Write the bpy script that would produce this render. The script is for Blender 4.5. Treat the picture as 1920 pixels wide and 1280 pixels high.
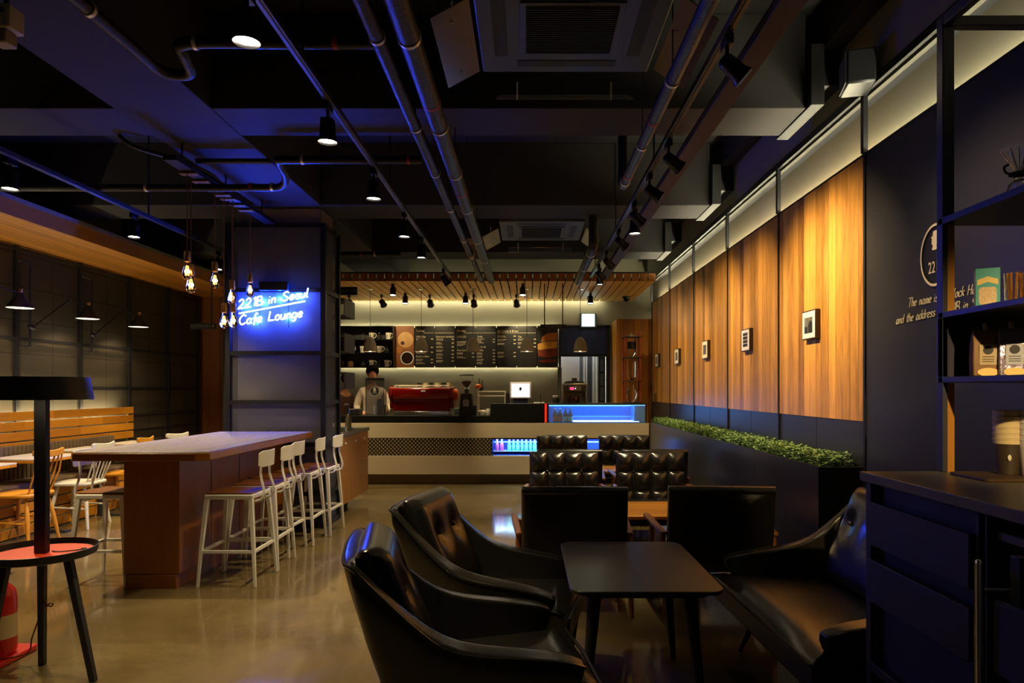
import bpy, bmesh, math, random
from mathutils import Vector, Matrix, Euler
random.seed(7)
for o in list(bpy.data.objects): bpy.data.objects.remove(o)
SC = bpy.context.scene
COL = SC.collection
PI = math.pi
# ---------------------------------------------------------------- camera, world, exposure
EYE = 1.41
FPX = 1280.0
cam = bpy.data.cameras.new('camera'); camo = bpy.data.objects.new('camera', cam); COL.objects.link(camo)
camo.location = (0, 0, EYE); camo.rotation_euler = (PI/2, 0, 0)
cam.sensor_width = 36; cam.lens = 24
cam.shift_x = -30/1920; cam.shift_y = 90/1920
cam.clip_start = .05; cam.clip_end = 60
SC.camera = camo
w = bpy.data.worlds.new('world'); SC.world = w; w.use_nodes = True
w.node_tree.nodes['Background'].inputs[0].default_value = (.75, .68, .6, 1)
w.node_tree.nodes['Background'].inputs[1].default_value = .012
vs = SC.view_settings
vs.view_transform = 'Standard'; vs.look = 'None'; vs.gamma = 1; vs.exposure = .9
vs.use_curve_mapping = False
WARM = (1, .68, .30); WARMW = (1, .78, .42); COVE = (1, .92, .60); BLUE = (.006, .045, 1)

def P(px, py, Y): return Vector(((px-990)*Y/FPX, Y, EYE-(py-730)*Y/FPX))
def X(px, Y): return (px-990)*Y/FPX
def Z(py, Y): return EYE-(py-730)*Y/FPX

# ---------------------------------------------------------------- materials
def srgb(r, g, b):
    f = lambda c: (c/255/12.92) if c/255 <= .04045 else ((c/255+.055)/1.055)**2.4
    return (f(r), f(g), f(b))
MATS = {}
def mat(name, col, rough=.5, metal=0, noise=0, nscale=8, bump=0, bscale=60, emit=None, es=0, trans=0, ior=1.45, coat=0, alpha=1, stretch=(1,1,1), spec=None):
    if name in MATS: return MATS[name]
    m = bpy.data.materials.new(name); m.use_nodes = True
    nt = m.node_tree; b = nt.nodes['Principled BSDF']
    b.inputs['Base Color'].default_value = (*col, 1); b.inputs['Roughness'].default_value = rough
    b.inputs['Metallic'].default_value = metal
    if spec is not None: b.inputs['Specular IOR Level'].default_value = spec
    if coat: b.inputs['Coat Weight'].default_value = coat; b.inputs['Coat Roughness'].default_value = .12
    if trans: b.inputs['Transmission Weight'].default_value = trans; b.inputs['IOR'].default_value = ior
    if alpha < 1: b.inputs['Alpha'].default_value = alpha
    if emit: b.inputs['Emission Color'].default_value = (*emit, 1); b.inputs['Emission Strength'].default_value = es
    tc = nt.nodes.new('ShaderNodeTexCoord')
    mp = nt.nodes.new('ShaderNodeMapping'); mp.inputs['Scale'].default_value = stretch
    nt.links.new(tc.outputs['Object'], mp.inputs[0])
    n = nt.nodes.new('ShaderNodeTexNoise'); n.inputs['Scale'].default_value = nscale; n.inputs['Detail'].default_value = 5
    nt.links.new(mp.outputs[0], n.inputs[0])
    v = noise if noise else .04
    r = nt.nodes.new('ShaderNodeMapRange'); r.inputs[3].default_value = 1-v; r.inputs[4].default_value = 1+v
    nt.links.new(n.outputs[0], r.inputs[0])
    mx = nt.nodes.new('ShaderNodeVectorMath'); mx.operation = 'SCALE'; mx.inputs[0].default_value = col
    nt.links.new(r.outputs[0], mx.inputs['Scale']); nt.links.new(mx.outputs[0], b.inputs['Base Color'])
    if bump:
        n2 = nt.nodes.new('ShaderNodeTexNoise'); n2.inputs['Scale'].default_value = bscale; n2.inputs['Detail'].default_value = 3
        nt.links.new(mp.outputs[0], n2.inputs[0])
        bp = nt.nodes.new('ShaderNodeBump'); bp.inputs['Strength'].default_value = bump; bp.inputs['Distance'].default_value = .01
        nt.links.new(n2.outputs[0], bp.inputs['Height']); nt.links.new(bp.outputs[0], b.inputs['Normal'])
    MATS[name] = m; return m

def wood(name, c1, c2, plank=0, across='Y', along='Z', rough=.5, seam=.02, coat=0, knots=0, gscale=1.0, plen=0):
    """planks of width plank laid side by side along the across axis, grain along the other"""
    if name in MATS: return MATS[name]
    m = bpy.data.materials.new(name); m.use_nodes = True
    nt = m.node_tree; N = nt.nodes; L = nt.links; b = N['Principled BSDF']
    b.inputs['Roughness'].default_value = rough
    if coat: b.inputs['Coat Weight'].default_value = coat
    tc = N.new('ShaderNodeTexCoord'); sp = N.new('ShaderNodeSeparateXYZ'); L.new(tc.outputs['Object'], sp.inputs[0])
    def math_(op, a, bb=None, c=None):
        n = N.new('ShaderNodeMath'); n.operation = op
        for i, v in enumerate((a, bb, c)):
            if v is None: continue
            if isinstance(v, (int, float)): n.inputs[i].default_value = v
            else: L.new(v, n.inputs[i])
        return n.outputs[0]
    A = sp.outputs[across]; G = sp.outputs[along]
    if plank:
        q = math_('DIVIDE', A, plank); fl = math_('FLOOR', q); fr = math_('FRACT', q)
    else:
        fl = math_('MULTIPLY', A, 0.0); fr = None
    wn = N.new('ShaderNodeTexWhiteNoise'); wn.noise_dimensions = '2D'
    cv = N.new('ShaderNodeCombineXYZ'); L.new(fl, cv.inputs[0])
    if plen:
        gq = math_('FLOOR', math_('DIVIDE', math_('ADD', G, math_('MULTIPLY', math_('SINE', math_('MULTIPLY', fl, 12.9)), plen)), plen)); L.new(gq, cv.inputs[1])
    L.new(cv.outputs[0], wn.inputs['Vector'])
    # stretched grain noise
    mp = N.new('ShaderNodeMapping'); L.new(tc.outputs['Object'], mp.inputs[0])
    s = [9*gscale]*3; s['XYZ'.index(along)] = .9*gscale; mp.inputs['Scale'].default_value = s
    of = N.new('ShaderNodeVectorMath'); of.operation = 'ADD'; L.new(mp.outputs[0], of.inputs[0])
    o2 = N.new('ShaderNodeVectorMath'); o2.operation = 'SCALE'; o2.inputs['Scale'].default_value = 30; L.new(wn.outputs['Color'], o2.inputs[0]); L.new(o2.outputs[0], of.inputs[1])
    n1 = N.new('ShaderNodeTexNoise'); n1.inputs['Scale'].default_value = 1; n1.inputs['Detail'].default_value = 6; n1.inputs['Distortion'].default_value = .8
    L.new(of.outputs[0], n1.inputs[0])
    n3 = N.new('ShaderNodeTexNoise'); n3.inputs['Scale'].default_value = 6; n3.inputs['Detail'].default_value = 3
    L.new(of.outputs[0], n3.inputs[0])
    f = math_('ADD', math_('MULTIPLY', wn.outputs[0], .5), math_('MULTIPLY', n1.outputs[0], .6))
    f = math_('ADD', f, math_('MULTIPLY', math_('SUBTRACT', n3.outputs[0], .5), .55))
    mr = N.new('ShaderNodeMapRange'); mr.inputs[1].default_value = .2; mr.inputs[2].default_value = .85; L.new(f, mr.inputs[0])
    mix = N.new('ShaderNodeMix'); mix.data_type = 'RGBA'; mix.inputs[6].default_value = (*c1, 1); mix.inputs[7].default_value = (*c2, 1)
    L.new(mr.outputs[0], mix.inputs[0]); out = mix.outputs[2]
    if knots:
        vo = N.new('ShaderNodeTexVoronoi'); vo.inputs['Scale'].default_value = knots
        mk = N.new('ShaderNodeMapping'); s = [1]*3; s['XYZ'.index(along)] = .45; mk.inputs['Scale'].default_value = s
        L.new(tc.outputs['Object'], mk.inputs[0]); L.new(mk.outputs[0], vo.inputs['Vector'])
        kr = N.new('ShaderNodeMapRange'); kr.inputs[1].default_value = .03; kr.inputs[2].default_value = .12; L.new(vo.outputs['Distance'], kr.inputs[0])
        kr.inputs[3].default_value = .25; kr.inputs[4].default_value = 1
        sc = N.new('ShaderNodeVectorMath'); sc.operation = 'SCALE'; L.new(out, sc.inputs[0]); L.new(kr.outputs[0], sc.inputs['Scale']); out = sc.outputs[0]
    if plank and seam:
        d = math_('MINIMUM', fr, math_('SUBTRACT', 1.0, fr))
        sr = N.new('ShaderNodeMapRange'); sr.inputs[1].default_value = seam*.4; sr.inputs[2].default_value = seam; sr.inputs[3].default_value = .12; L.new(d, sr.inputs[0])
        sc = N.new('ShaderNodeVectorMath'); sc.operation = 'SCALE'; L.new(out, sc.inputs[0]); L.new(sr.outputs[0], sc.inputs['Scale']); out = sc.outputs[0]
        bp = N.new('ShaderNodeBump'); bp.inputs['Strength'].default_value = .5; bp.inputs['Distance'].default_value = .004; L.new(sr.outputs[0], bp.inputs['Height']); L.new(bp.outputs[0], b.inputs['Normal'])
    L.new(out, b.inputs['Base Color'])
    MATS[name] = m; return m

def mesh_sheet(name, col, a=.03, b_=.016, thick=.2, plane='XZ', rough=.5):
    """expanded metal: diamond openings cut by alpha"""
    m = bpy.data.materials.new(name); m.use_nodes = True
    nt = m.node_tree; N = nt.nodes; L = nt.links; b = N['Principled BSDF']
    b.inputs['Base Color'].default_value = (*col, 1); b.inputs['Roughness'].default_value = rough; b.inputs['Metallic'].default_value = .3
    tc = N.new('ShaderNodeTexCoord'); sp = N.new('ShaderNodeSeparateXYZ'); L.new(tc.outputs['Object'], sp.inputs[0])
    def mt(op, x, y=None):
        n = N.new('ShaderNodeMath'); n.operation = op
        for i, v in enumerate((x, y)):
            if v is None: continue
            if isinstance(v, (int, float)): n.inputs[i].default_value = v
            else: L.new(v, n.inputs[i])
        return n.outputs[0]
    u = mt('DIVIDE', sp.outputs[plane[0]], a); v = mt('DIVIDE', sp.outputs[plane[1]], b_)
    f1 = mt('FRACT', mt('ADD', u, v)); f2 = mt('FRACT', mt('SUBTRACT', u, v))
    l1 = mt('LESS_THAN', f1, thick); l2 = mt('LESS_THAN', f2, thick)
    L.new(mt('MAXIMUM', l1, l2), b.inputs['Alpha'])
    MATS[name] = m; return m

# ---------------------------------------------------------------- objects
def tag(o, label, cat, group=None, kind=None):
    o['label'] = label; o['category'] = cat
    if group: o['group'] = group
    if kind: o['kind'] = kind
    return o
def thing(name, label, cat, loc=(0, 0, 0), rz=0, group=None, kind=None):
    o = bpy.data.objects.new(name, None); COL.objects.link(o); o.location = loc; o.rotation_euler = (0, 0, rz)
    o.empty_display_size = .1
    return tag(o, label, cat, group, kind)
def wloc(o):
    v = Vector((0, 0, 0))
    while o is not None: v = v + Vector(o.location); o = o.parent
    return v
def dup(o, loc=None, rz=None, label=None, group=None, parent=None):
    c = o.copy(); COL.objects.link(c)
    if parent is not None:
        c.parent = parent
    if loc is not None: c.location = loc
    if rz is not None: c.rotation_euler = (0, 0, rz)
    if label: c['label'] = label
    if group: c['group'] = group
    for ch in list(o.children): dup(ch, parent=c)
    return c

class MB:
    def __init__(s): s.v = []; s.f = []
    def add(s, vs, fs):
        n = len(s.v); s.v += [tuple(v) for v in vs]; s.f += [tuple(i+n for i in f) for f in fs]; return s
    def box(s, x0, x1, y0, y1, z0, z1, M=None):
        vs = [Vector((x, y, z)) for x in (x0, x1) for y in (y0, y1) for z in (z0, z1)]
        if M is not None: vs = [M @ v for v in vs]
        return s.add(vs, [(0,1,3,2),(4,6,7,5),(0,4,5,1),(2,3,7,6),(0,2,6,4),(1,5,7,3)])
    def tube(s, pts, r, n=8, cap=True, flat=None):
        pts = [Vector(p) for p in pts]
        R = r if isinstance(r, (list, tuple)) else [r]*len(pts)
        vs, fs = [], []
        up = None
        for i, p in enumerate(pts):
            t = (pts[min(i+1, len(pts)-1)]-pts[max(i-1, 0)])
            if t.length < 1e-9: t = Vector((0,0,1))
            t.normalize()
            if up is None:
                a = Vector((0,0,1)) if abs(t.z) < .9 else Vector((1,0,0))
                up = (a - t*a.dot(t)).normalized()
            else:
                up = up - t*up.dot(t)
                up = up.normalized() if up.length > 1e-6 else Vector((1,0,0))
            sd = t.cross(up)
            for k in range(n):
                a = 2*PI*k/n + (PI/4 if n == 4 else 0)
                vs.append(p + up*math.cos(a)*R[i]*(flat if flat else 1) + sd*math.sin(a)*R[i])
        for i in range(len(pts)-1):
            for k in range(n):
                k2 = (k+1) % n
                fs.append((i*n+k, i*n+k2, (i+1)*n+k2, (i+1)*n+k))
        if cap:
            fs.append(tuple(range(n-1, -1, -1))); fs.append(tuple((len(pts)-1)*n+k for k in range(n)))
        return s.add(vs, fs)
    def lathe(s, prof, c=(0,0,0), n=20, M=None, cap=True):
        vs, fs = [], []
        for (r, z) in prof:
            for k in range(n):
                a = 2*PI*k/n; v = Vector((r*math.cos(a), r*math.sin(a), z))
                if M is not None: v = M @ v
                vs.append(v + Vector(c))
        m = len(prof)
        for i in range(m-1):
            for k in range(n):
                k2 = (k+1) % n; fs.append((i*n+k, i*n+k2, (i+1)*n+k2, (i+1)*n+k))
        if cap:
            if prof[0][0] > 1e-5: fs.append(tuple(range(n-1, -1, -1)))
            if prof[-1][0] > 1e-5: fs.append(tuple((m-1)*n+k for k in range(n)))
        return s.add(vs, fs)
    def prism(s, poly, z0, z1, M=None):
        n = len(poly); vs = [Vector((x, y, z0)) for x, y in poly] + [Vector((x, y, z1)) for x, y in poly]
        if M is not None: vs = [M @ v for v in vs]
        return s.add(vs, [tuple(range(n-1, -1, -1)), tuple(range(n, 2*n))] + [(i, (i+1) % n, n+(i+1) % n, n+i) for i in range(n)])
    def ball(s, c, r, n=10, sc=(1,1,1)):
        m = n//2+1
        vs = [Vector(c)+Vector((0,0,-r*sc[2]))]; fs = []
        for i in range(1, m):
            th = PI*i/m
            for k in range(n):
                a = 2*PI*k/n; vs.append(Vector(c)+Vector((r*sc[0]*math.sin(th)*math.cos(a), r*sc[1]*math.sin(th)*math.sin(a), -r*sc[2]*math.cos(th))))
        vs.append(Vector(c)+Vector((0,0,r*sc[2])))
        for k in range(n): fs.append((0, 1+(k+1) % n, 1+k))
        for i in range(m-2):
            for k in range(n):
                a = 1+i*n+k; b = 1+i*n+(k+1) % n; fs.append((a, b, b+n, a+n))
        l = 1+(m-2)*n
        for k in range(n): fs.append((l+k, l+(k+1) % n, len(vs)-1))
        return s.add(vs, fs)
    def build(s, name, material, parent=None, W=True, bevel=0, smooth=True, sub=0, solid=0, angle=.7, seg=2):
        me = bpy.data.meshes.new(name)
        vs = [Vector(v) for v in s.v]
        loc = Vector((0,0,0))
        if parent is None:
            if W:
                lo = Vector([min(v[i] for v in vs) for i in range(3)]); hi = Vector([max(v[i] for v in vs) for i in range(3)])
                loc = Vector(((lo.x+hi.x)/2, (lo.y+hi.y)/2, lo.z)); vs = [v-loc for v in vs]
        elif W:
            off = wloc(parent); vs = [v-off for v in vs]
        bm = bmesh.new()
        bv = [bm.verts.new(v) for v in vs]
        for f in s.f:
            try: bm.faces.new([bv[i] for i in f])
            except ValueError: pass
        bmesh.ops.recalc_face_normals(bm, faces=bm.faces)
        if smooth:
            for f in bm.faces: f.smooth = True
            for e in bm.edges:
                if len(e.link_faces) == 2 and e.calc_face_angle(0) > angle: e.smooth = False
        bm.to_mesh(me); bm.free()
        me.materials.append(material)
        o = bpy.data.objects.new(name, me); COL.objects.link(o); o.location = loc
        if parent is not None: o.parent = parent
        if bevel:
            md = o.modifiers.new('bevel', 'BEVEL'); md.width = bevel; md.segments = seg; md.limit_method = 'ANGLE'; md.angle_limit = .6
        if solid:
            md = o.modifiers.new('solid', 'SOLIDIFY'); md.thickness = solid; md.offset = 0
        if sub:
            md = o.modifiers.new('sub', 'SUBSURF'); md.levels = sub; md.render_levels = sub
        return o

def rbox(name, m, x0, x1, y0, y1, z0, z1, parent=None, W=True, bevel=.004):
    return MB().box(x0, x1, y0, y1, z0, z1).build(name, m, parent, W, bevel)
def struct(o): o['kind'] = 'structure'; return o
def light(kind, name, loc, energy, color, parent=None, target=None, size=.05, angle=60, blend=.5, sx=None, sy=None, rot=None):
    d = bpy.data.lights.new(name, kind); d.energy = energy; d.color = color
    if kind == 'SPOT': d.spot_size = math.radians(angle); d.spot_blend = blend; d.shadow_soft_size = size
    elif kind == 'POINT': d.shadow_soft_size = size
    elif kind == 'AREA':
        d.shape = 'RECTANGLE'; d.size = sx; d.size_y = sy
    o = bpy.data.objects.new(name, d); COL.objects.link(o)
    if parent is not None: o.parent = parent; o.location = Vector(loc)-wloc(parent)
    else: o.location = loc
    if target is not None: o.rotation_euler = (Vector(target)-Vector(loc)).to_track_quat('-Z', 'Y').to_euler()
    if rot is not None: o.rotation_euler = rot
    return o
def smooth_path(pts, k=4):
    pts = [Vector(p) for p in pts]
    if len(pts) < 3: return pts
    out = []
    q = [pts[0]*2-pts[1]] + pts + [pts[-1]*2-pts[-2]]
    for i in range(1, len(q)-2):
        for j in range(k):
            t = j/k; a, b, c, d = q[i-1], q[i], q[i+1], q[i+2]
            out.append(.5*((2*b)+(c-a)*t+(2*a-5*b+4*c-d)*t*t+(3*b-a-3*c+d)*t**3))
    out.append(pts[-1]); return out
GL = {
'T': ([[(0,1),(.6,1)],[(.32,1),(.25,0)]],.62),'h': ([[(.02,1),(0,0)],[(0,.35),(.15,.55),(.28,.42),(.28,0)]],.42),
'e': ([[(.02,.28),(.27,.33),(.24,.52),(.12,.56),(.02,.4),(0,.18),(.1,.01),(.3,.1)]],.42),
'n': ([[(0,.55),(0,0)],[(0,.3),(.14,.55),(.26,.42),(.26,0)]],.42),
'a': ([[(.3,.48),(.15,.56),(.02,.38),(.02,.12),(.14,.0),(.27,.15),(.31,.5)],[(.31,.5),(.29,.1),(.38,0)]],.48),
'm': ([[(0,.55),(0,0)],[(0,.35),(.1,.55),(.2,.42),(.2,0)],[(.2,.35),(.31,.55),(.41,.42),(.41,0)]],.57),
'i': ([[(0,.5),(0,0)],[(.01,.72),(.015,.76)]],.2),
's': ([[(.26,.48),(.12,.57),(.02,.44),(.13,.3),(.25,.15),(.13,0),(0,.08)]],.38),
'S': ([[(.46,.85),(.27,1),(.05,.8),(.22,.53),(.44,.25),(.2,0),(0,.15)]],.58),
'r': ([[(0,.55),(0,0)],[(0,.3),(.1,.5),(.24,.54)]],.32),'l': ([[(.03,1),(0,.15),(.1,0)]],.22),
'o': ([[(.15,.56),(.02,.4),(.02,.14),(.15,0),(.28,.14),(.28,.4),(.15,.56)]],.42),
'c': ([[(.28,.47),(.14,.57),(.01,.4),(.01,.15),(.14,0),(.3,.1)]],.4),
'k': ([[(.02,1),(0,0)],[(.27,.55),(.01,.25)],[(.08,.32),(.3,0)]],.4),
'H': ([[(0,1),(0,0)],[(.4,1),(.4,0)],[(0,.5),(.4,.52)]],.56),
'd': ([[(.28,.45),(.13,.56),(.01,.38),(.01,.12),(.13,0),(.28,.15)],[(.31,1),(.29,0)]],.46),
'2': ([[(.02,.8),(.2,1),(.36,.8),(.28,.45),(0,0)],[(0,0),(.42,0)]],.54),'1': ([[(.05,.8),(.2,1)],[(.2,1),(.18,0)]],.34),
'B': ([[(0,1),(0,0)],[(0,1),(.28,.95),(.28,.62),(0,.52)],[(0,.52),(.38,.42),(.34,.06),(0,0)]],.54),
't': ([[(.12,.9),(.1,.12),(.2,0)],[(-.03,.58),(.26,.6)]],.32),
'u': ([[(0,.55),(0,.15),(.12,0),(.26,.15)],[(.27,.55),(.28,0)]],.44),
'C': ([[(.45,.85),(.25,1),(.03,.7),(.03,.3),(.22,0),(.46,.15)]],.58),
'f': ([[(.28,.92),(.18,1),(.1,.8),(.09,-.2)],[(-.04,.5),(.24,.52)]],.34),
'L': ([[(.08,1),(.03,.05)],[(.03,.05),(.45,.06)]],.54),
'g': ([[(.28,.45),(.13,.56),(.01,.38),(.01,.12),(.13,.02),(.28,.15)],[(.3,.55),(.29,-.15),(.15,-.33),(0,-.2)]],.46)}
def strokes(txt, gap=1.0):
    out = []; x = 0
    for ch in txt:
        if ch == ' ': x += .38; continue
        ls, adv = GL[ch]
        for l in ls: out.append([(x+a, b) for a, b in smooth2(l)])
        x += adv*gap
    return out, x
def smooth2(l):
    return [(p.x, p.y) for p in smooth_path([Vector((a, b, 0)) for a, b in l], 4)]
_dg = None
def text_mesh(txt, name, m, size, M, parent, ext=.0006, W=False, align='LEFT', font=None):
    c = bpy.data.curves.new(name, 'FONT'); c.body = txt; c.size = size; c.extrude = ext; c.align_x = align; c.resolution_u = 2
    t = bpy.data.objects.new('tmp', c); COL.objects.link(t)
    dg = bpy.context.evaluated_depsgraph_get()
    me = bpy.data.meshes.new_from_object(t.evaluated_get(dg)); bpy.data.objects.remove(t); me.name = name
    me.transform(M)
    if W and parent is not None: me.transform(Matrix.Translation(-wloc(parent)))
    me.materials.clear(); me.materials.append(m)
    o = bpy.data.objects.new(name, me); COL.objects.link(o)
    if parent is not None: o.parent = parent
    return o
def text_M(x, y, z, facing='-Y'):
    R = Matrix.Rotation(PI/2, 4, 'X')
    if facing == '-X': R = Matrix.Rotation(-PI/2, 4, 'Z') @ R
    if facing == '+X': R = Matrix.Rotation(PI/2, 4, 'Z') @ R
    return Matrix.Translation((x, y, z)) @ R

# palette
M_black = mat('black_metal', (.012,.012,.016), .42, .3, bump=.05)
M_blackm = mat('black_matt', (.01,.01,.012), .6)
M_dark = mat('dark_paint', (.018,.018,.023), .5)
M_white = mat('white_metal', (.72,.70,.64), .4)
M_chrome = mat('chrome', (.75,.75,.75), .18, 1)
M_brass = mat('old_brass', (.35,.22,.09), .35, .9, noise=.3, nscale=90)
M_leather = mat('black_leather', (.013,.011,.009), .24, 0, noise=.15, nscale=20, bump=.08, bscale=120, spec=.9)
M_conc_dark = mat('dark_concrete', (.085,.078,.075), .8, noise=.18, nscale=3, bump=.1, bscale=25)
M_ceil = mat('ceiling_paint', (.008,.008,.009), .85, noise=.2, nscale=2)
M_glass = mat('clear_glass', (.95,.97,.97), .03, trans=1, ior=1.3)
M_lens = mat('lamp_lens', (1,1,1), .4, emit=(1,.82,.55), es=28)
M_lensdim = mat('lamp_lens_aimed_away', (1,1,1), .4, emit=(1,.8,.5), es=9)
# ================================================================ SETTING
# floor: polished concrete
def floor_mat():
    m = bpy.data.materials.new('polished_concrete'); m.use_nodes = True
    nt = m.node_tree; N = nt.nodes; L = nt.links; b = N['Principled BSDF']
    tc = N.new('ShaderNodeTexCoord')
    n1 = N.new('ShaderNodeTexNoise'); n1.inputs['Scale'].default_value = .9; n1.inputs['Detail'].default_value = 8; n1.inputs['Roughness'].default_value = .65; n1.inputs['Distortion'].default_value = .6
    L.new(tc.outputs['Object'], n1.inputs[0])
    r = N.new('ShaderNodeValToRGB'); r.color_ramp.elements[0].position = .3; r.color_ramp.elements[1].position = .72
    r.color_ramp.elements[0].color = (.09,.064,.027,1); r.color_ramp.elements[1].color = (.20,.148,.068,1)
    L.new(n1.outputs[0], r.inputs[0]); L.new(r.outputs[0], b.inputs['Base Color'])
    n2 = N.new('ShaderNodeTexNoise'); n2.inputs['Scale'].default_value = 3; n2.inputs['Detail'].default_value = 6; L.new(tc.outputs['Object'], n2.inputs[0])
    mr = N.new('ShaderNodeMapRange'); mr.inputs[1].default_value = .3; mr.inputs[2].default_value = .7; mr.inputs[3].default_value = .05; mr.inputs[4].default_value = .17
    L.new(n2.outputs[0], mr.inputs[0]); L.new(mr.outputs[0], b.inputs['Roughness'])
    b.inputs['Specular IOR Level'].default_value = .6
    bp = N.new('ShaderNodeBump'); bp.inputs['Strength'].default_value = .03; bp.inputs['Distance'].default_value = .02
    L.new(n2.outputs[0], bp.inputs['Height']); L.new(bp.outputs[0], b.inputs['Normal'])
    return m
struct(rbox('floor', floor_mat(), -5.6, 2.4, -2.5, 13.6, -.1, 0, bevel=0))
struct(rbox('ceiling', M_ceil, -5.6, 2.4, -2.5, 13.6, 3.9, 4.0, bevel=0))
M_wallr = mat('grey_plaster', srgb(120,114,96), .8, noise=.1, nscale=2.5)
M_wallb = mat('olive_concrete', srgb(128,124,104), .75, noise=.12, nscale=1.6, bump=.06, bscale=20)
struct(rbox('wall_right', M_wallr, 2.19, 2.34, -2.5, 12, 0, 3.9, bevel=0))
# back wall: left of door, over the door, right of door
struct(MB().box(-3.45, .56, 12, 12.15, 0, 3.9).box(.56, 1.40, 12, 12.15, 2.53, 3.9).box(1.40, 2.34, 12, 12.15, 0, 3.9).build('wall_back', M_wallb, bevel=0))
def block_mat():
    m = bpy.data.materials.new('concrete_block'); m.use_nodes = True
    nt = m.node_tree; N = nt.nodes; L = nt.links; b = N['Principled BSDF']; b.inputs['Roughness'].default_value = .85
    tc = N.new('ShaderNodeTexCoord'); mp = N.new('ShaderNodeMapping'); mp.inputs['Rotation'].default_value = (0, 0, 0)
    sp = N.new('ShaderNodeSeparateXYZ'); cb = N.new('ShaderNodeCombineXYZ')
    L.new(tc.outputs['Object'], sp.inputs[0]); L.new(sp.outputs['Y'], cb.inputs[0]); L.new(sp.outputs['Z'], cb.inputs[1])
    br = N.new('ShaderNodeTexBrick'); br.inputs['Scale'].default_value = 1; br.offset = .0
    br.inputs['Brick Width'].default_value = .5; br.inputs['Row Height'].default_value = .36; br.inputs['Mortar Size'].default_value = .008
    br.inputs['Color1'].default_value = (*srgb(128,116,92), 1); br.inputs['Color2'].default_value = (*srgb(112,104,84), 1); br.inputs['Mortar'].default_value = (*srgb(70,64,52), 1)
    L.new(cb.outputs[0], br.inputs[0]); L.new(br.outputs[0], b.inputs['Base Color'])
    return m
M_block = block_mat()
struct(rbox('wall_left', M_block, -5.6, -5.5, -2.5, 11.3, 0, 3.9, bevel=0))
M_walnut = wood('reddish_wood_wall', srgb(88,48,12), srgb(128,74,18), plank=.3, across='X', along='Z', rough=.5)
struct(rbox('wall_back_left', M_walnut, -5.6, -3.4, 11.3, 11.42, 0, 2.94, bevel=0))
struct(rbox('wall_upper_left', M_conc_dark, -5.6, -3.4, 11.3, 11.42, 2.94, 3.9, bevel=0))
struct(rbox('wall_corner', M_wallb, -3.45, -3.35, 11.3, 12.1, 0, 3.9, bevel=0))
# beams
M_beam = mat('painted_beam', srgb(38,35,38), .8, noise=.12, nscale=2, bump=.06, bscale=15)
k = 0
for y0, y1 in ((2.1, 2.6), (4.52, 5.01), (6.9, 7.44), (9.25, 9.75)):
    k += 1
    struct(MB().box(-5.5, -2.74, y0, y1, 3.27, 3.9).box(-2.10, 1.84, y0, y1, 3.27, 3.9).build('trim_%d' % k, M_beam, bevel=.006))
    struct(MB().box(1.842, 1.93, y0-.08, y1+.06, 3.262, 3.66).box(1.93, 2.19, y0, y1, 3.42, 3.9).build('trim_%d' % (k+20), M_blackm, bevel=.004))
struct(rbox('trim_5', M_beam, -2.74, -2.10, -2.5, 12, 3.268, 3.9, bevel=.006))
struct(rbox('trim_6', mat('steel_channel', srgb(58,52,58), .7, .1, noise=.2), 1.0, 1.11, -1.5, 9.6, 2.95, 3.0, bevel=.003))
# second long recess beside the right wall
struct(rbox('trim_7', M_beam, 1.95, 2.19, -2.5, 12, 3.66, 3.9, bevel=.004))

# wood panelling of the right wall, bay by bay
M_plank = wood('oak_wall_planks', srgb(104,62,18), srgb(216,158,72), plank=.105, across='Y', along='Z', rough=.42, seam=.022, knots=2.6)
M_panel_dark = mat('dark_lacquer_panel', (.028,.028,.036), .38, .2, noise=.1, nscale=3)
divs = [-.13+1.44*i for i in range(-2, 1)] + [2.75, 4.19, 5.63, 7.07, 8.51, 9.95, 11.39]
k = 10
for i in range(len(divs)-1):
    y0, y1 = divs[i]+.012, divs[i+1]-.012
    k += 1
    if y0 > 4.1:
        struct(MB().box(2.07, 2.10, y0, y1, 1.213, 2.85).build('wall_panel_%d' % k, M_plank, bevel=0))
        m = (y0+y1)/2
        struct(MB().box(2.075, 2.10, y0, m-.004, 0, 1.211).box(2.075, 2.10, m+.004, y1, 0, 1.211).build('trim_%d' % (k+30), M_panel_dark, bevel=0))
    else:
        struct(MB().box(2.07, 2.10, y0, y1, 0, 2.85).build('wall_panel_%d' % k, M_panel_dark, bevel=0))
# black posts, brackets and rail over the panels
mb = MB()
for y in divs: mb.box(2.062, 2.10, y-.012, y+.012, 0, 2.86).box(2.05, 2.078, y-.018, y+.018, 2.86, 3.22)
mb.box(2.05, 2.19, -2.4, 11.4, 3.22, 3.27)
mb.box(2.066, 2.10, -2.4, 11.4, 2.851, 2.862)
struct(mb.build('trim_60', M_black, bevel=0))
struct(rbox('trim_61', mat('dim_ledge', srgb(62,60,52), .8), 2.078, 2.11, -2.4, 11.4, 3.20, 3.219, bevel=0))
struct(rbox('trim_62', M_wallr, 2.08, 2.185, -2.4, 11.9, 3.272, 3.655, bevel=0))
# cove lamp strip behind the panel top
def led(name, label, x0, x1, y0, y1, z0, z1, es=12, emit=COVE):
    m = mat('led_strip_%s_%g' % (name, es), (1,1,1), .5, emit=emit, es=es)
    o = MB().box(x0, x1, y0, y1, z0, z1).build(name, m, bevel=0, smooth=False)
    return tag(o, label, 'light strip')
led('led_strip', 'warm light strip hidden behind the top of the right wall panels', 2.15, 2.18, -2.3, 11.35, 2.815, 2.83, 60)
for y in (-1.2, .5, 2.0, 3.5, 5.0, 6.4, 7.8, 9.2, 10.7):
    pass

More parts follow.
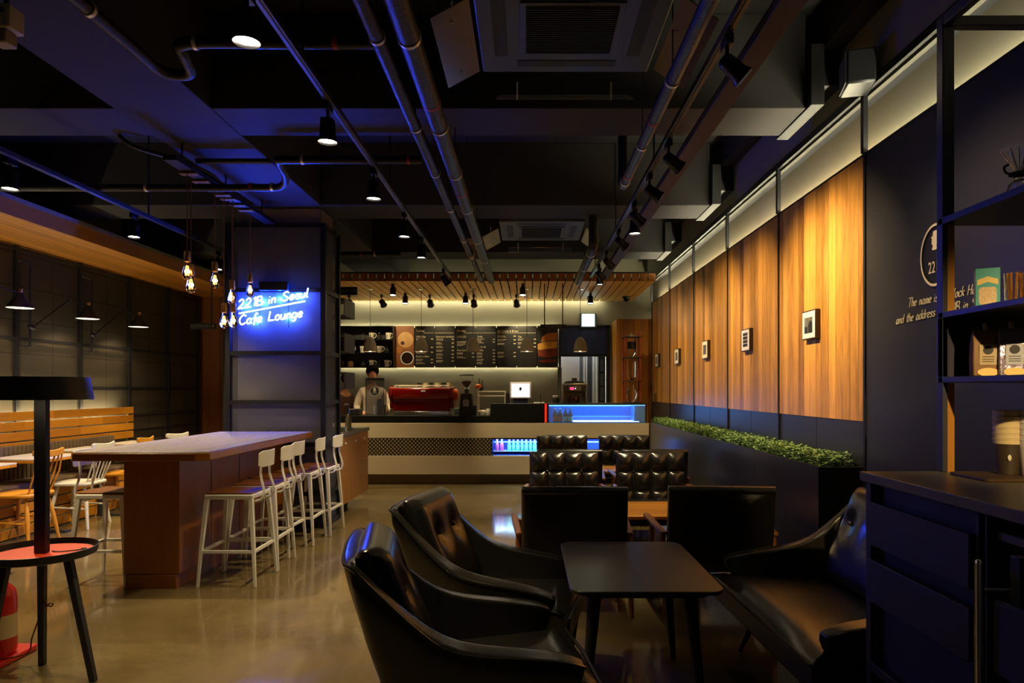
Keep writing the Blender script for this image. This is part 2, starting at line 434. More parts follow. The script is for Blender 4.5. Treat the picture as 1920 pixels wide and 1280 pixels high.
# left wall: steel mesh panels in black frames
M_meshL = mesh_sheet('expanded_steel_left', (.05,.045,.035), .036, .022, .17, 'YZ')
MB().box(-5.402, -5.398, 1.0, 11.2, .3, 2.9).build('mesh_screen', M_meshL, smooth=False)
ms = bpy.data.objects['mesh_screen']; tag(ms, 'black expanded metal screen covering the left block wall', 'screen')
mb = MB()
for y in (3.2, 4.2, 5.2, 6.2, 7.2, 8.23, 9.24, 10.25, 11.17): mb.box(-5.42, -5.38, y-.025, y+.025, 0, 2.93)
for z in (.1, .85, 1.05, 1.42, 1.95, 2.9):
    mb.box(-5.42, -5.385, 1.0, 11.2, z-.018, z+.018)
mb.build('frame', M_black, ms, bevel=0)
# wood slat bulkhead along the left
M_slatL = wood('slatted_bulkhead_wood', srgb(150,92,24), srgb(190,122,34), plank=.09, across='X', along='Y', rough=.5, seam=.07)
M_fascia = wood('bulkhead_face_wood', srgb(150,92,24), srgb(180,114,32), plank=.0, across='Z', along='Y', rough=.5)
b = MB().box(-5.5, -4.57, 0, 11.3, 2.94, 2.96).build('slat_bulkhead', M_slatL, bevel=0)
tag(b, 'long wooden slatted bulkhead running over the left wall seating', 'bulkhead', kind='structure')
MB().box(-4.57, -4.55, 0, 11.3, 2.94, 3.08).build('fascia', M_fascia, b, bevel=0)
MB().box(-5.5, -4.54, 0, 11.3, 3.08, 3.12).build('top_board', M_wallr, b, bevel=0)

# slatted wooden ceiling over the counter
M_slatC = wood('counter_ceiling_planks', srgb(196,146,70), srgb(232,186,100), plank=.0, across='X', along='Y', rough=.5)
t = thing('slat_ceiling', 'wooden slatted ceiling hung over the coffee counter', 'ceiling panel', (-.8, 9.7, 2.95), kind='structure')
n = 0; x = -3.2
mb = MB(); mf = MB()
while x < 1.72:
    mb.box(x, x+.099, 9.715, 11.9, 2.95, 2.965); mf.box(x, x+.099, 9.70, 9.715, 2.95, 3.06); x += .117
mb.build('planks', M_slatC, t, bevel=0)
M_slatF = wood('fascia_planks', srgb(130,78,18), srgb(165,104,27), plank=.117, across='X', along='Z', rough=.5, seam=0)
mf.build('fascia', M_slatF, t, bevel=0)
MB().box(-3.2, 1.8, 9.75, 11.9, 2.985, 3.0).box(-3.2, 1.76, 10.45, 10.47, 2.966, 2.985).box(-3.2, 1.8, 9.70, 9.74, 3.06, 3.08).build('backing', M_blackm, t, bevel=0)
led('led_strip', 'warm light strip hidden at the back edge of the counter ceiling', -3.1, 1.3, 11.90, 11.93, 2.99, 3.0, 22)

# column clad in mesh with neon sign
M_concC = mat('column_concrete', srgb(128,120,118), .8, noise=.15, nscale=2.5, bump=.08, bscale=15)
struct(rbox('wall_column', M_concC, -2.98, -2.12, 7.0, 7.42, 0, 3.268, bevel=.01))
cl = thing('column_cladding', 'square column wrapped in dark steel frames and expanded metal', 'column cladding', (-2.56, 6.95, 0))
mb = MB()
for x in (-3.05, -2.08):
    for y in (6.95, 7.46): mb.box(x-.025, x+.025, y-.025, y+.025, 0, 3.10)
for z in (.03, .35, .85, 1.28, 1.78, 2.42, 3.08):
    h = .022
    mb.box(-3.05, -2.08, 6.93, 6.97, z-h, z+h).box(-2.10, -2.06, 6.95, 7.46, z-h, z+h).box(-3.07, -3.03, 6.95, 7.46, z-h, z+h)
mb.build('frame', M_black, cl, bevel=0)
M_meshC = mesh_sheet('expanded_steel_column', (.10,.10,.12), .034, .019, .3, 'XZ')
M_meshS = mesh_sheet('expanded_steel_column_side', (.10,.10,.12), .034, .019, .3, 'YZ')
MB().box(-3.03, -2.10, 6.955, 6.957, .05, 3.08).build('mesh_sheet', M_meshC, cl, smooth=False)
MB().box(-2.087, -2.085, 6.97, 7.44, .05, 3.08).build('mesh_sheet', M_meshS, cl, smooth=False)

# ---- door opening in the back wall and the room behind
M_navy = mat('navy_transom', srgb(30,50,92), .5)
struct(MB().box(.58, 1.38, 12.0, 12.04, 2.03, 2.50).build('window_1', M_navy, bevel=0))
struct(MB().box(.54, .58, 11.97, 12.1, 0, 2.53).box(1.38, 1.44, 11.97, 12.1, 0, 2.53).box(.54, 1.44, 11.97, 12.1, 2.50, 2.54).box(.58, 1.38, 11.97, 12.1, 1.99, 2.03).build('door_1', M_black, bevel=0))
M_curt = mat('pale_curtain', srgb(225,222,210), .8)
struct(MB().box(-.2, 2.3, 13.4, 13.5, 0, 3).box(-.2, -.1, 12.16, 13.4, 0, 3).box(2.2, 2.3, 12.16, 13.4, 0, 3).box(-.2, 2.3, 12.16, 13.5, 2.6, 2.7).build('wall_back_room', M_curt, bevel=0))
o = MB().box(.6, .93, 12.35, 12.4, 0, 2.3).build('partition_board', M_curt, bevel=.004); tag(o, 'pale flat board standing in the back room doorway', 'board')
for i, x in enumerate((1.005, 1.17)):
    mb = MB(); wv = .075 if i == 0 else .10
    pts = [(x+wv*t/8, 12.42+.02*math.sin(t*1.9)) for t in range(9)]
    mb.prism(pts + [(p[0], p[1]+.015) for p in reversed(pts)], .1, 2.25)
    o = mb.build('curtain', M_curt); tag(o, ('narrow white hanging curtain strip beside the pale board', 'wider white hanging curtain strip by the glass shelf')[i], 'curtain', 'curtain strips in the back room')
o = MB().box(.93, 1.36, 12.6, 12.65, 0, 2.3).build('partition', M_dark, bevel=0); tag(o, 'dark partition behind the white curtain strips', 'partition')
gt = thing('glass_rack', 'tall dark framed rack with frosted panes inside the doorway', 'rack', (1.33, 12.2, 0))
mb = MB()
for x in (1.275, 1.37): mb.box(x-.012, x+.012, 12.2, 12.24, 0, 2.0)
for z in (.3, .8, 1.2, 1.47, 1.72, 1.98): mb.box(1.27, 1.38, 12.2, 12.24, z-.01, z+.01)
mb.build('frame', M_black, gt); MB().box(1.28, 1.36, 12.225, 12.235, 0, 2.0).build('pane', mat('frosted_pane', srgb(110,116,112), .5), gt)
light('AREA', 'back_room_light', (.9, 12.75, 2.55), 22, (.95,.97,1), sx=.8, sy=.5, rot=(0,0,0))
light('AREA', 'back_room_light', (.9, 12.25, 2.58), 4, (.95,.97,1), sx=.8, sy=.15, rot=(0,0,0))
# wooden pillar at the end of the right wall
M_pill = wood('pillar_planks', srgb(124,72,18), srgb(190,126,33), plank=.12, across='X', along='Z', rough=.4)
struct(rbox('wall_pillar', M_pill, 1.48, 2.07, 11.42, 12, 0, 2.59, bevel=.004))

# ---- planter
M_plant = mat('planter_steel', (.03,.03,.034), .3, .5, noise=.25, nscale=2.5, stretch=(1,1,.4))
pl = thing('planter', 'long black metal planter box along the panelled wall', 'planter', (1.93, 7.2, 0))
mb = MB()
y = 4.23
while y < 10.05:
    mb.box(1.80, 1.82, y+.001, min(y+1.2, 10.08), 0, .93); y += 1.2
mb.box(1.82, 2.073, 4.23, 4.25, 0, .93).box(1.82, 2.073, 10.06, 10.08, 0, .93)
mb.build('box', M_plant, pl, bevel=.002)
MB().box(1.822, 2.072, 4.252, 10.05, .84, .87).build('soil', mat('soil', (.02,.015,.01), .9), pl, bevel=0)
mb = MB(); R = random.Random(3)
for i in range(2600):
    cx, cy = R.uniform(1.835, 2.04), R.uniform(4.28, 10.03); h = R.uniform(.06, .135)*(1 if 1.84 < cx else .8)
    c = Vector((cx, cy, .87+h)); a0 = R.uniform(0, 6.28)
    stem = Vector((cx+R.uniform(-.02,.02), cy+R.uniform(-.02,.02), .86))
    mb.add([stem, stem+Vector((.003,0,0)), c], [(0,1,2)])
    for q in range(5):
        a = a0+q*1.256+R.uniform(-.2,.2); l = R.uniform(.016, .032); wd = l*.33
        d = Vector((math.cos(a), math.sin(a), R.uniform(-.1,.8))).normalized(); s = Vector((-math.sin(a), math.cos(a), 0))
        mb.add([c, c+d*l*.5+s*wd, c+d*l, c+d*l*.5-s*wd], [(0,1,2,3)])
        c2 = c - Vector((R.uniform(-.012,.012), R.uniform(-.012,.012), R.uniform(.015,.04)))
        mb.add([c2, c2+d*l*.6+s*wd, c2+d*l*1.1, c2+d*l*.6-s*wd], [(0,1,2,3)])
o = mb.build('groundcover_plants', mat('leaf_green', srgb(136,168,104), .5, noise=.35, nscale=30), smooth=False)
tag(o, 'dense small leaved green plants filling the long planter', 'plants', kind='stuff')
# ================================================================ CEILING EQUIPMENT AND LAMPS
M_spotblk = mat('spot_housing', (.012,.012,.016), .25, .5)
M_copper = mat('copper_reflection_ring', (.5,.22,.08), .25, 1)
def track(name, label, x, y0, y1, z=3.0):
    t = thing(name, label, 'lighting track', (x, (y0+y1)/2, z), group='ceiling lighting tracks')
    MB().box(x-.018, x+.018, y0, y1, z-.018, z+.018).box(x-.005, x+.005, y0+.02, y1-.02, z-.022, z-.018).build('rail', mat('track_aluminium', (.10,.10,.12), .35, .8), t, bevel=.002)
    y = max(y0, 0)+.6
    while y < y1:
        MB().box(x-.006, x+.006, y-.006, y+.006, z+.018, 3.9).build('hanger', M_black, t, bevel=0); y += 2.1
    return t
def spot_lamp(label, x, y, aim, zt=2.98, energy=14, size=.05, drop=.10, lens=None, group=None, angle=62, color=WARMW, length=.10, on=True, blend=.6):
    t = thing('track_spotlight', label, 'spotlight', (x, y, zt), group=group)
    MB().box(x-.017, x+.017, y-.05, y+.05, zt-.045, zt).build('adapter', M_spotblk, t, bevel=.004)
    MB().tube([(x, y, zt-.045), (x, y, zt-drop)], .009, 8).build('stem', M_spotblk, t)
    piv = Vector((x, y, zt-drop-.01)); d = (Vector(aim)-piv).normalized()
    q = d.to_track_quat('Z', 'Y').to_matrix().to_4x4()
    R = size
    MB().lathe([(R*.45, -.03), (R*.75, -.015), (R*.8, .01), (R*.86, length*.7), (R*1.06, length), (R*1.0, length+.004), (R*.96, length-.002), (R*.8, length*.55), (.0, length*.5)], piv, 20, q, cap=False).build('housing', M_spotblk, t)
    MB().box(-R*.95, -R*.88, -.008, .008, -.02, .03, Matrix.Translation(piv) @ q).box(R*.88, R*.95, -.008, .008, -.02, .03, Matrix.Translation(piv) @ q).build('yoke', M_spotblk, t, bevel=0)
    if on:
        MB().lathe([(0, length-.012), (R*.7, length-.014), (R*.93, length-.008)], piv, 20, q, cap=False).build('lens', lens or M_lens, t)
        light('SPOT', 'spot_bulb', piv+d*(length+.02), energy, color, t, target=aim, size=.03, angle=angle, blend=blend)
    return t
track('lighting_track', 'long aluminium track left of the middle ducts carrying four downlights', -1.09, .6, 9.6)
track('lighting_track', 'aluminium track on the right carrying the spotlights aimed at the wood wall', .885, -2.2, 9.6)
track('lighting_track', 'aluminium track far left beside the wooden bulkhead', -3.5, 1.5, 11.0)
G1 = 'downlights on the left centre track'
nm = ['nearest and largest downlight, by the top edge', 'second from the camera, lit before the dark beam', 'middle downlight of the row, right of the blue lit beam', 'downlight of the centre left row, next to last', 'farthest and smallest downlight of the centre left row']
for i, y in enumerate((2.67, 3.75, 4.87, 6.08, 7.05)):
    spot_lamp('track downlight, '+nm[i], -1.10, y, (-1.14, y+.02, 0), energy=(70, 66, 62, 70, 80)[i], group=G1, size=.052, angle=75)
G2 = 'downlights on the far left track'
for i, y in enumerate((2.9, 4.64, 6.1, 7.75, 9.4)):
    if i == 0: continue
    spot_lamp('black downlight on far left track, '+('', 'cut by the left edge of the photo', 'lit over the wooden bulkhead', 'behind the filament bulbs', 'deepest and hidden behind the column')[i], -3.52, y, (-3.45, y-.15, 0), energy=120, group=G2, angle=115)
# wall washing spots on the right track
G3 = 'wall washing spotlights on the right track'
R3 = [(3.05, (2.07, 3.0, 1.75), 10, 'nearest, aimed right, above the lacquer wall'),
      (4.32, (2.07, 4.55, 2.0), 22, 'second, copper glints, over the largest wood panel'),
      (5.0, (2.07, 4.95, 2.0), 22, 'third, a little beyond the second'),
      (5.72, (2.07, 6.2, 1.9), 18, 'fourth, small one beside the steel channel'),
      (6.7, (2.07, 7.2, 1.9), 18, 'fifth from the camera, with a dark copper ringed body'),
      (7.75, (2.07, 8.5, 1.7), 15, 'sixth from the camera, over the second air conditioner'),
      (8.6, (2.07, 9.9, 1.7), 12, 'dim one of the farthest pair')]
for y, aim, e, lb in R3:
    spot_lamp('black spotlight on right track, '+lb, .89, y, aim, energy=e*3.8, group=G3, lens=M_lensdim, angle=82, size=.048, blend=1, color=(1, .71, .34))
spot_lamp('black spotlight behind the camera on the right track, aimed at the shelf unit', .89, -1.6, (1.75, 2.2, 1.4), energy=420, group=G3, lens=M_lensdim, angle=17, blend=.8, color=WARM)
for y, tx in ((5.96, 'bright downward one beside the steel channel'), (8.85, 'bright downward one before the fascia')):
    spot_lamp('black downlight on the right track, '+tx, .93, y, (1.0, y, 0), energy=75, size=.052, group=G3, angle=75)
spot_lamp('black tilted spotlight at the far end of the centre left track', -1.10, 8.9, (.5, 10.1, .6), energy=60, lens=M_lens, angle=60)
# lamps under the counter ceiling
G4 = 'lit downlights below the counter ceiling'
for (px, py, Yd, lb) in ((737, 535, 9.95, 'left of the two in the front row'), (980, 535, 9.95, 'right of the two in the front row'), (760, 562, 10.9, 'left one in the back row'), (873, 562, 10.9, 'middle one in the back row'), (1107, 560, 10.9, 'rightmost one, above the lit exit sign')):
    spot_lamp('black downlight under the wooden counter ceiling, '+lb, X(px, Yd), Yd, (X(px, Yd), Yd-.25, .9), zt=2.95, energy=40, group=G4, size=.05, drop=.06)
G5 = 'menu spotlights facing the back wall'
for i, px in enumerate((655, 716, 806, 888, 968)):
    Yd = 11.1
    spot_lamp('black spotlight turned to the menu wall, '+('leftmost, above the cup shelf', 'second from left, above the cup shelf', 'middle one, above the coffee menu panels', 'fourth, above the drinks menu panels', 'rightmost, above the ice cream menu panels')[i], X(px, Yd), Yd, (X(px, Yd)+(.1, .2, .05, .05, .1)[i], 11.97, 2.2), zt=2.95, energy=(14, 14, 12, 12, 26)[i], group=G5, size=.055, drop=.10, lens=M_blackm, length=.09, angle=50)
# recessed canopies on the wood ceiling for the dome pendants
M_dome = mat('pendant_concrete', srgb(150,140,118), .7, noise=.15, nscale=12)
M_domein = mat('pendant_glow', (1,1,1), .6, emit=(1,.66,.42), es=1.3)
G6 = 'concrete dome pendants over the counter'
for i, px in enumerate((694, 790, 887, 988, 1088)):
    Yd = 10.45; x = X(px, Yd); zb = Z(659, Yd)
    t = thing('dome_pendant', 'grey dome pendant lamp '+('hanging before the cup shelf', 'hanging before the coffee menu panel', 'hanging before the middle of the menu, unlit rim', 'hanging before the rightmost menu text', 'hanging before the navy door transom')[i], 'pendant lamp', (x, Yd, 2.95), group=G6)
    MB().lathe([(.0, 0), (.05, 0), (.05, -.012), (0, -.014)], (x, Yd, 2.95), 16, cap=False).build('ceiling_rose', M_chrome, t)
    MB().tube([(x, Yd, 2.94), (x, Yd, zb+.21)], .004, 6).build('cord', M_blackm, t)
    MB().lathe([(.012, .225), (.03, .215), (.06, .185), (.085, .13), (.098, .06), (.102, 0), (.098, 0), (.09, .06), (.075, .13), (.03, .19), (0, .195)], (x, Yd, zb), 24, cap=False).build('shade', M_dome, t)
    if i != 2:
        MB().ball((x, Yd, zb+.03), .03, 12).build('bulb', mat('warm_bulb', (1,1,1), .5, emit=(1,.7,.45), es=25), t)
        MB().lathe([(0, .014), (.094, .014)], (x, Yd, zb), 24, cap=False).build('diffuser', M_domein, t)
        light('SPOT', 'pendant_light', (x, Yd, zb-.01), 6, WARM, t, target=(x, Yd, 0), size=.03, angle=120)

# filament bulbs on a rail by the column
t = thing('pendant_rail', 'black ceiling rail by the column from which the filament bulbs hang', 'lamp rail', (-2.61, 6, 3.1))
MB().box(-2.66, -2.56, 4.97, 6.9, 3.08, 3.12).build('rail', M_black, t, bevel=.004)
for y in (5.15, 5.9, 6.7): MB().box(-2.615, -2.605, y-.006, y+.006, 3.12, 3.268).build('hanger', M_black, t, bevel=0)
for y in (5.25, 5.45, 5.68, 5.83, 5.95, 6.15, 6.32):
    MB().box(-2.675, -2.545, y-.03, y+.03, 3.06, 3.079).build('clip', M_brass, t, bevel=.003)
cb = MB().tube(smooth_path([(-2.61, 5.9, 3.13), (-2.6, 5.6, 3.17), (-2.72, 5.3, 3.19), (-2.9, 5.05, 3.2), (-2.99, 4.98, 3.262)], 6), .018, 8).build('flexible_conduit', M_black)
tag(cb, 'black flexible conduit looping from the beam to the bulb rail', 'conduit')
M_bulbg = mat('bulb_glass', (1,.96,.9), .02, trans=1, ior=1.15)
M_fil = mat('filament', (1,.6,.2), .5, emit=(1,.48,.13), es=1.3)
bl = [(351, 509, -2.61, 'leftmost and highest'), (358, 534, -2.61, 'just below and behind the leftmost'), (403, 526, -2.61, 'hanging alone against the wooden bulkhead'), (435, 558, -2.61, 'at the left rim of the neon writing'), (420, 602, -2.61, 'lowest one at left of the close pair'), (437, 601, -2.575, 'right of the close low pair, next to the neon'), (469, 544, -2.61, 'rightmost, just above the neon writing')]
for px, py, x, lb in bl:
    Yd = -x*FPX/(990-px); zc = Z(py, Yd)
    t = thing('filament_bulb', 'clear filament bulb on cord, '+lb, 'pendant bulb', (x, Yd, 3.06), group='filament bulbs over the high table')
    MB().tube([(x, Yd, 3.06), (x, Yd, zc+.15)], .004, 6).build('cord', mat('textile_cord', srgb(110,80,80), .8), t)
    MB().lathe([(.01, .16), (.022, .155), (.024, .14), (.026, .085), (.024, .075), (.016, .07)], (x, Yd, zc), 16).build('socket', M_brass, t)
    MB().lathe([(.015, .07), (.017, .055), (.026, .03), (.034, 0), (.036, -.02), (.032, -.042), (.02, -.058), (.006, -.064), (0, -.065)], (x, Yd, zc), 20, cap=False).build('bulb_glass', M_bulbg, t)
    mb = MB()
    for k in range(6):
        a = k*PI/3; mb.tube([(x+.006*math.cos(a), Yd+.006*math.sin(a), zc+.045), (x+.011*math.cos(a), Yd+.011*math.sin(a), zc+.02), (x+.011*math.cos(a+.4), Yd+.011*math.sin(a+.4), zc-.03)], .0022, 5)
    mb.build('filament', M_fil, t)
    light('POINT', 'bulb_light', (x, Yd, zc), .2, (1,.5,.18), t, size=.02)

# neon sign on the column
ns = thing('neon_sign', 'glowing blue white handwritten neon sign on the mesh column', 'neon sign', (-2.55, 6.9, 2.0))
M_neon = mat('neon_tube', (1,1,1), .4, emit=(.36,.52,1), es=5)
def write3(txt, p0, p1, cap_px, Yp, r, parent, name, material, yoff=0):
    ls, wd = strokes(txt); x0, y0 = p0; x1, y1 = p1; mb = MB()
    for l in ls:
        pts = []
        for a, b in l:
            u = a/wd; px = x0+(x1-x0)*u + b*cap_px*.14; py = y0+(y1-y0)*u - b*cap_px
            pts.append(P(px, py, Yp))
        mb.tube(pts, r, 8)
    return mb.build(name, material, parent)
write3('221B in Seoul', (446, 579), (580, 556), 17, 6.87, .007, ns, 'neon_tube_writing', M_neon)
write3('Cafe Lounge', (448, 609), (569, 593.5), 18, 6.87, .007, ns, 'neon_tube_writing', M_neon)
MB().tube([P(448, 587.5, 6.87), P(572, 564.5, 6.87)], .007, 8).build('neon_underline', M_neon, ns)
MB().box(X(487, 6.9), X(541, 6.9), 6.87, 6.92, Z(545, 6.9), Z(528, 6.9)).build('transformer', M_black, ns, bevel=.006)
mb = MB()
for a in ((487, 612), (541, 614)): mb.tube([P(a[0], 533, 6.91), P(a[0], a[1], 6.91)], .004, 6)
mb.build('wire', M_black, ns)
for a in ((462, 572), (520, 560), (575, 548), (566, 590), (480, 605)): MB().tube([P(a[0], a[1], 6.87), P(a[0], a[1], 6.94)], .004, 6).build('standoff', M_black, ns)
for px, py in ((460, 572), (492, 566), (524, 560), (560, 553), (480, 600), (540, 594)):
    light('POINT', 'neon_light', P(px, py, 6.94), 20, BLUE, ns, size=.012)

# ducts and pipes
M_pipe = mat('dark_lagged_pipe', srgb(30,27,29), .42, .35, noise=.2, nscale=30, bump=.4, bscale=50)
M_clamp = mat('pipe_clamp', srgb(225,215,190), .3, .45)
M_red = mat('red_tape', srgb(170,30,15), .5)
def pipe(label, pts, r, clamps, parent=None, red=(), grp=None, hang=True):
    t = thing('ceiling_pipe', label, 'pipe', pts[0], group=grp)
    MB().tube(pts, r, 16).build('tube', M_pipe, t)
    for c, d in clamps:
        c = Vector(c); d = Vector(d).normalized()
        MB().tube([c-d*.01, c+d*.01], r+.004, 16).build('clamp', M_clamp, t)
        if hang: MB().tube([c+Vector((0,0,r)), (c.x, c.y, 3.9)], .004, 5).build('hanger', M_black, t)
    for c, d in red:
        c = Vector(c); d = Vector(d).normalized()
        MB().tube([c-d*.012, c+d*.012], r+.002, 16).build('marking_band', M_red, t)
    return t
gp = 'lagged ducts along the middle of the ceiling'
cy = (2.98, 4.0, 4.85, 5.8, 7.0, 8.1)
pipe('thicker of the two dark lagged ducts running down the ceiling', [(-.52, .2, 2.95), (-.52, 9.66, 2.95)], .05, [((-.52, y, 2.95), (0,1,0)) for y in cy], red=[((-.52, y, 2.95), (0,1,0)) for y in (3.65, 5.3)], grp=gp)
pipe('thinner dark lagged duct left of the thick one', [(-.66, .2, 2.95), (-.66, 9.66, 2.95)], .034, [((-.66, y, 2.95), (0,1,0)) for y in cy], grp=gp)
pipe('dark lagged pipe on the right that ends before the second beam', [(.72, .2, 2.95), (.72, 5.15, 2.95), (.72, 5.2, 3.0), (.72, 5.2, 3.9)], .035, [((.72, y, 2.95), (0,1,0)) for y in (2.0, 3.4, 4.3, 5.05)], red=[((.72, y, 2.95), (0,1,0)) for y in (3.9, 4.9)], grp=gp)
pipe('short dark lagged pipe at the far right near the wooden ceiling', [(.70, 7.3, 3.4), (.70, 7.3, 2.97), (.70, 7.36, 2.93), (.70, 9.6, 2.93)], .05, [((.70, y, 2.93), (0,1,0)) for y in (7.6, 8.5)], grp=gp)
gs = 'sprinkler pipes across the ceiling'
pipe('dark pipe crossing near the top left, joined to a run beside the beam', smooth_path([(-1.93, .2, 3.08), (-1.93, 1.8, 3.08), (-1.93, 3.3, 3.08), (-1.93, 3.55, 3.08), (-1.88, 3.62, 3.08), (-1.78, 3.6, 3.08), (-1.74, 3.45, 3.1), (-1.68, 3.37, 3.12), (-1.2, 3.37, 3.12), (-.75, 3.37, 3.12)], 4), .03, [((-1.93, 3.0, 3.08), (0,1,0)), ((-1.64, 3.37, 3.12), (1,0,0))], red=[((-.95, 3.37, 3.12), (1,0,0))], grp=gs, hang=False)
pipe('dark pipe with an elbow below the bulb rail', smooth_path([(-4.4, 5.55, 3.05), (-3.2, 5.55, 3.05), (-2.2, 5.55, 3.05), (-2.0, 5.54, 3.06), (-1.92, 5.4, 3.1), (-1.9, 5.2, 3.14), (-1.82, 5.15, 3.14), (-1.3, 5.15, 3.14), (-.80, 5.15, 3.14)], 4), .03, [((-3.1, 5.55, 3.05), (1,0,0)), ((-2.08, 5.55, 3.055), (1,0,0)), ((-1.7, 5.15, 3.14), (1,0,0))], red=[((-3.6, 5.55, 3.05), (1,0,0)), ((-2.25, 5.55, 3.055), (1,0,0)), ((-.9, 5.15, 3.14), (1,0,0))], grp=gs, hang=False)
pipe('thin dark pipe above the elbowed pipe in front of the column', [(-2.6, 5.35, 3.2), (-2.02, 5.35, 3.2)], .02, [], grp=gs, hang=False)
pipe('dark pipe crossing behind the column near the wooden ceiling', [(-3.3, 8.6, 3.12), (-1.6, 8.6, 3.12)], .03, [((-1.93, 8.6, 3.12), (1,0,0))], red=[((-2.1, 8.6, 3.12), (1,0,0))], grp=gs, hang=False)

# ceiling cassette air conditioners
M_ac = mat('ac_plastic', srgb(64,64,74), .45)
M_grille = mat('ac_grille', (.012,.012,.014), .6)
M_wing = mat('translucent_wing', srgb(104,76,40), .25, noise=.2, nscale=3)
M_clear = mat('clear_wing', (.9,.95,1), .05, trans=.9, ior=1.2)
def cassette(label, x0, y0, s=.95, z=3.262):
    x1, y1 = x0+s, y0+s; t = thing('air_conditioner', label, 'air conditioner', (x0+s/2, y0+s/2, z), group='ceiling cassette air conditioners')
    MB().box(x0, x1, y0, y1, z-.02, z+.24).build('panel', M_ac, t, bevel=.012)
    i = .22
    MB().box(x0+i, x1-i, y0+i, y1-i, z-.03, z-.021).build('grille_frame', M_ac, t, bevel=.01)
    mb = MB().box(x0+i+.03, x1-i-.03, y0+i+.03, y1-i-.03, z-.034, z-.031)
    k = y0+i+.04
    while k < y1-i-.04: mb.box(x0+i+.03, x1-i-.03, k, k+.006, z-.04, z-.034); k += .02
    mb.build('grille', M_grille, t, bevel=0)
    for (a, b_, c, d) in ((x0+.08, x0+.15, y0+.2, y1-.2), (x1-.15, x1-.08, y0+.2, y1-.2), (x0+.2, x1-.2, y0+.08, y0+.15), (x0+.2, x1-.2, y1-.15, y1-.08)):
        MB().box(a, b_, c, d, z-.023, z-.0195).build('air_slot', M_grille, t, bevel=0)
    # wind deflector wings on rods
    def wing(cx, cyy, wx, wy, rot, m, axis):
        Mx = Matrix.Translation((cx, cyy, z-.11)) @ Matrix.Rotation(rot, 4, axis)
        f = MB().box(-wx/2, wx/2, -wy/2, wy/2, -.003, .003, Mx).build('deflector_wing', m, t, bevel=0)
        for sg in (-1, 1):
            q = Vector((cx + (sg*wx*.35 if wx > wy else 0), cyy + (sg*wy*.35 if wy > wx else 0), 0))
            MB().tube([(q.x, q.y, z-.02), (q.x, q.y, z-.125)], .005, 6).build('rod', M_clamp, t)
    wing(x0-.10, (y0+y1)/2, .20, .72, -.5, M_wing, 'Y'); wing(x1+.10, (y0+y1)/2, .20, .72, .6, M_wing, 'Y')
    wing((x0+x1)/2, y1+.12, .8, .2, .5, M_clear, 'X')
    return t
cassette('large near ceiling air conditioner with tilted wooden coloured wings', -.26, 3.0)
cassette('smaller looking far ceiling air conditioner before the wooden ceiling', -.32, 7.46)
# emergency fixture, speaker, box
t = thing('emergency_fixture', 'beige ceiling fixture with a fan shaped head over the ducts', 'ceiling fixture', (-.66, 7.9, 3.0))
c = P(885, 462, 7.8)
MB().prism([(-.06, .09), (.06, .09), (.03, .02), (-.03, .02)], -.02, .02, Matrix.Translation(c) @ Matrix.Rotation(PI/2, 4, 'X')).build('head', mat('beige_plastic', srgb(190,180,150), .5), t, bevel=.006)
MB().prism([(-.085, .01), (.085, .01), (.085, -.015), (.04, -.04), (.02, -.15), (-.02, -.15), (-.04, -.04), (-.085, -.015)], -.025, .025, Matrix.Translation(c) @ Matrix.Rotation(PI/2, 4, 'X')).build('body', MATS['beige_plastic'], t, bevel=.006)
MB().tube([c+Vector((0,0,.08)), (c.x, c.y, 3.9)], .006, 6).build('rod', M_black, t)
t = thing('wall_speaker', 'black boxy loudspeaker on a bracket high on the right wall', 'speaker', (1.98, 4.1, 3.3))
Mx = Matrix.Translation((1.97, 4.08, 3.3)) @ Matrix.Rotation(-.25, 4, 'Z')
MB().box(-.08, .08, -.11, .11, -.10, .10, Mx).build('cabinet', M_black, t, bevel=.012)
MB().box(-.085, -.0805, -.10, .10, -.09, .09, Mx).build('front_grille', M_grille, t, bevel=0)
MB().box(2.04, 2.19, 4.15, 4.21, 3.29, 3.38).build('bracket', M_black, t, bevel=.004)
t = thing('ceiling_box', 'small beige boxed fixture hanging in the top left corner', 'fixture', P(14, 55, 3.2))
c = P(12, 38, 3.2)
MB().box(c.x-.055, c.x+.05, c.y-.05, c.y+.05, c.z-.055, c.z+.055).build('housing', MATS['beige_plastic'], t, bevel=.008)
MB().box(c.x-.05, c.x+.025, c.y-.04, c.y+.04, c.z-.12, c.z-.055).build('lower_cover', mat('beige_dim', srgb(150,138,112), .5), t, bevel=.008)
MB().tube([(c.x+.015, c.y-.056, c.z+.02), (c.x+.015, c.y-.05, c.z+.02)], .012, 10).build('screw', M_black, t)
MB().tube([(c.x, c.y, c.z+.05), (c.x, c.y, 3.268)], .012, 8).build('rod', M_black, t)
# dome camera near the right wall
t = thing('dome_camera', 'small black dome camera at the back right ceiling corner', 'camera', (1.75, 11.4, 2.9))
MB().lathe([(.0, -.0), (.06, 0), (.06, -.04), (.045, -.07), (.0, -.09)], (1.62, 11.3, 2.95), 16, cap=False).build('housing', M_spotblk, t)

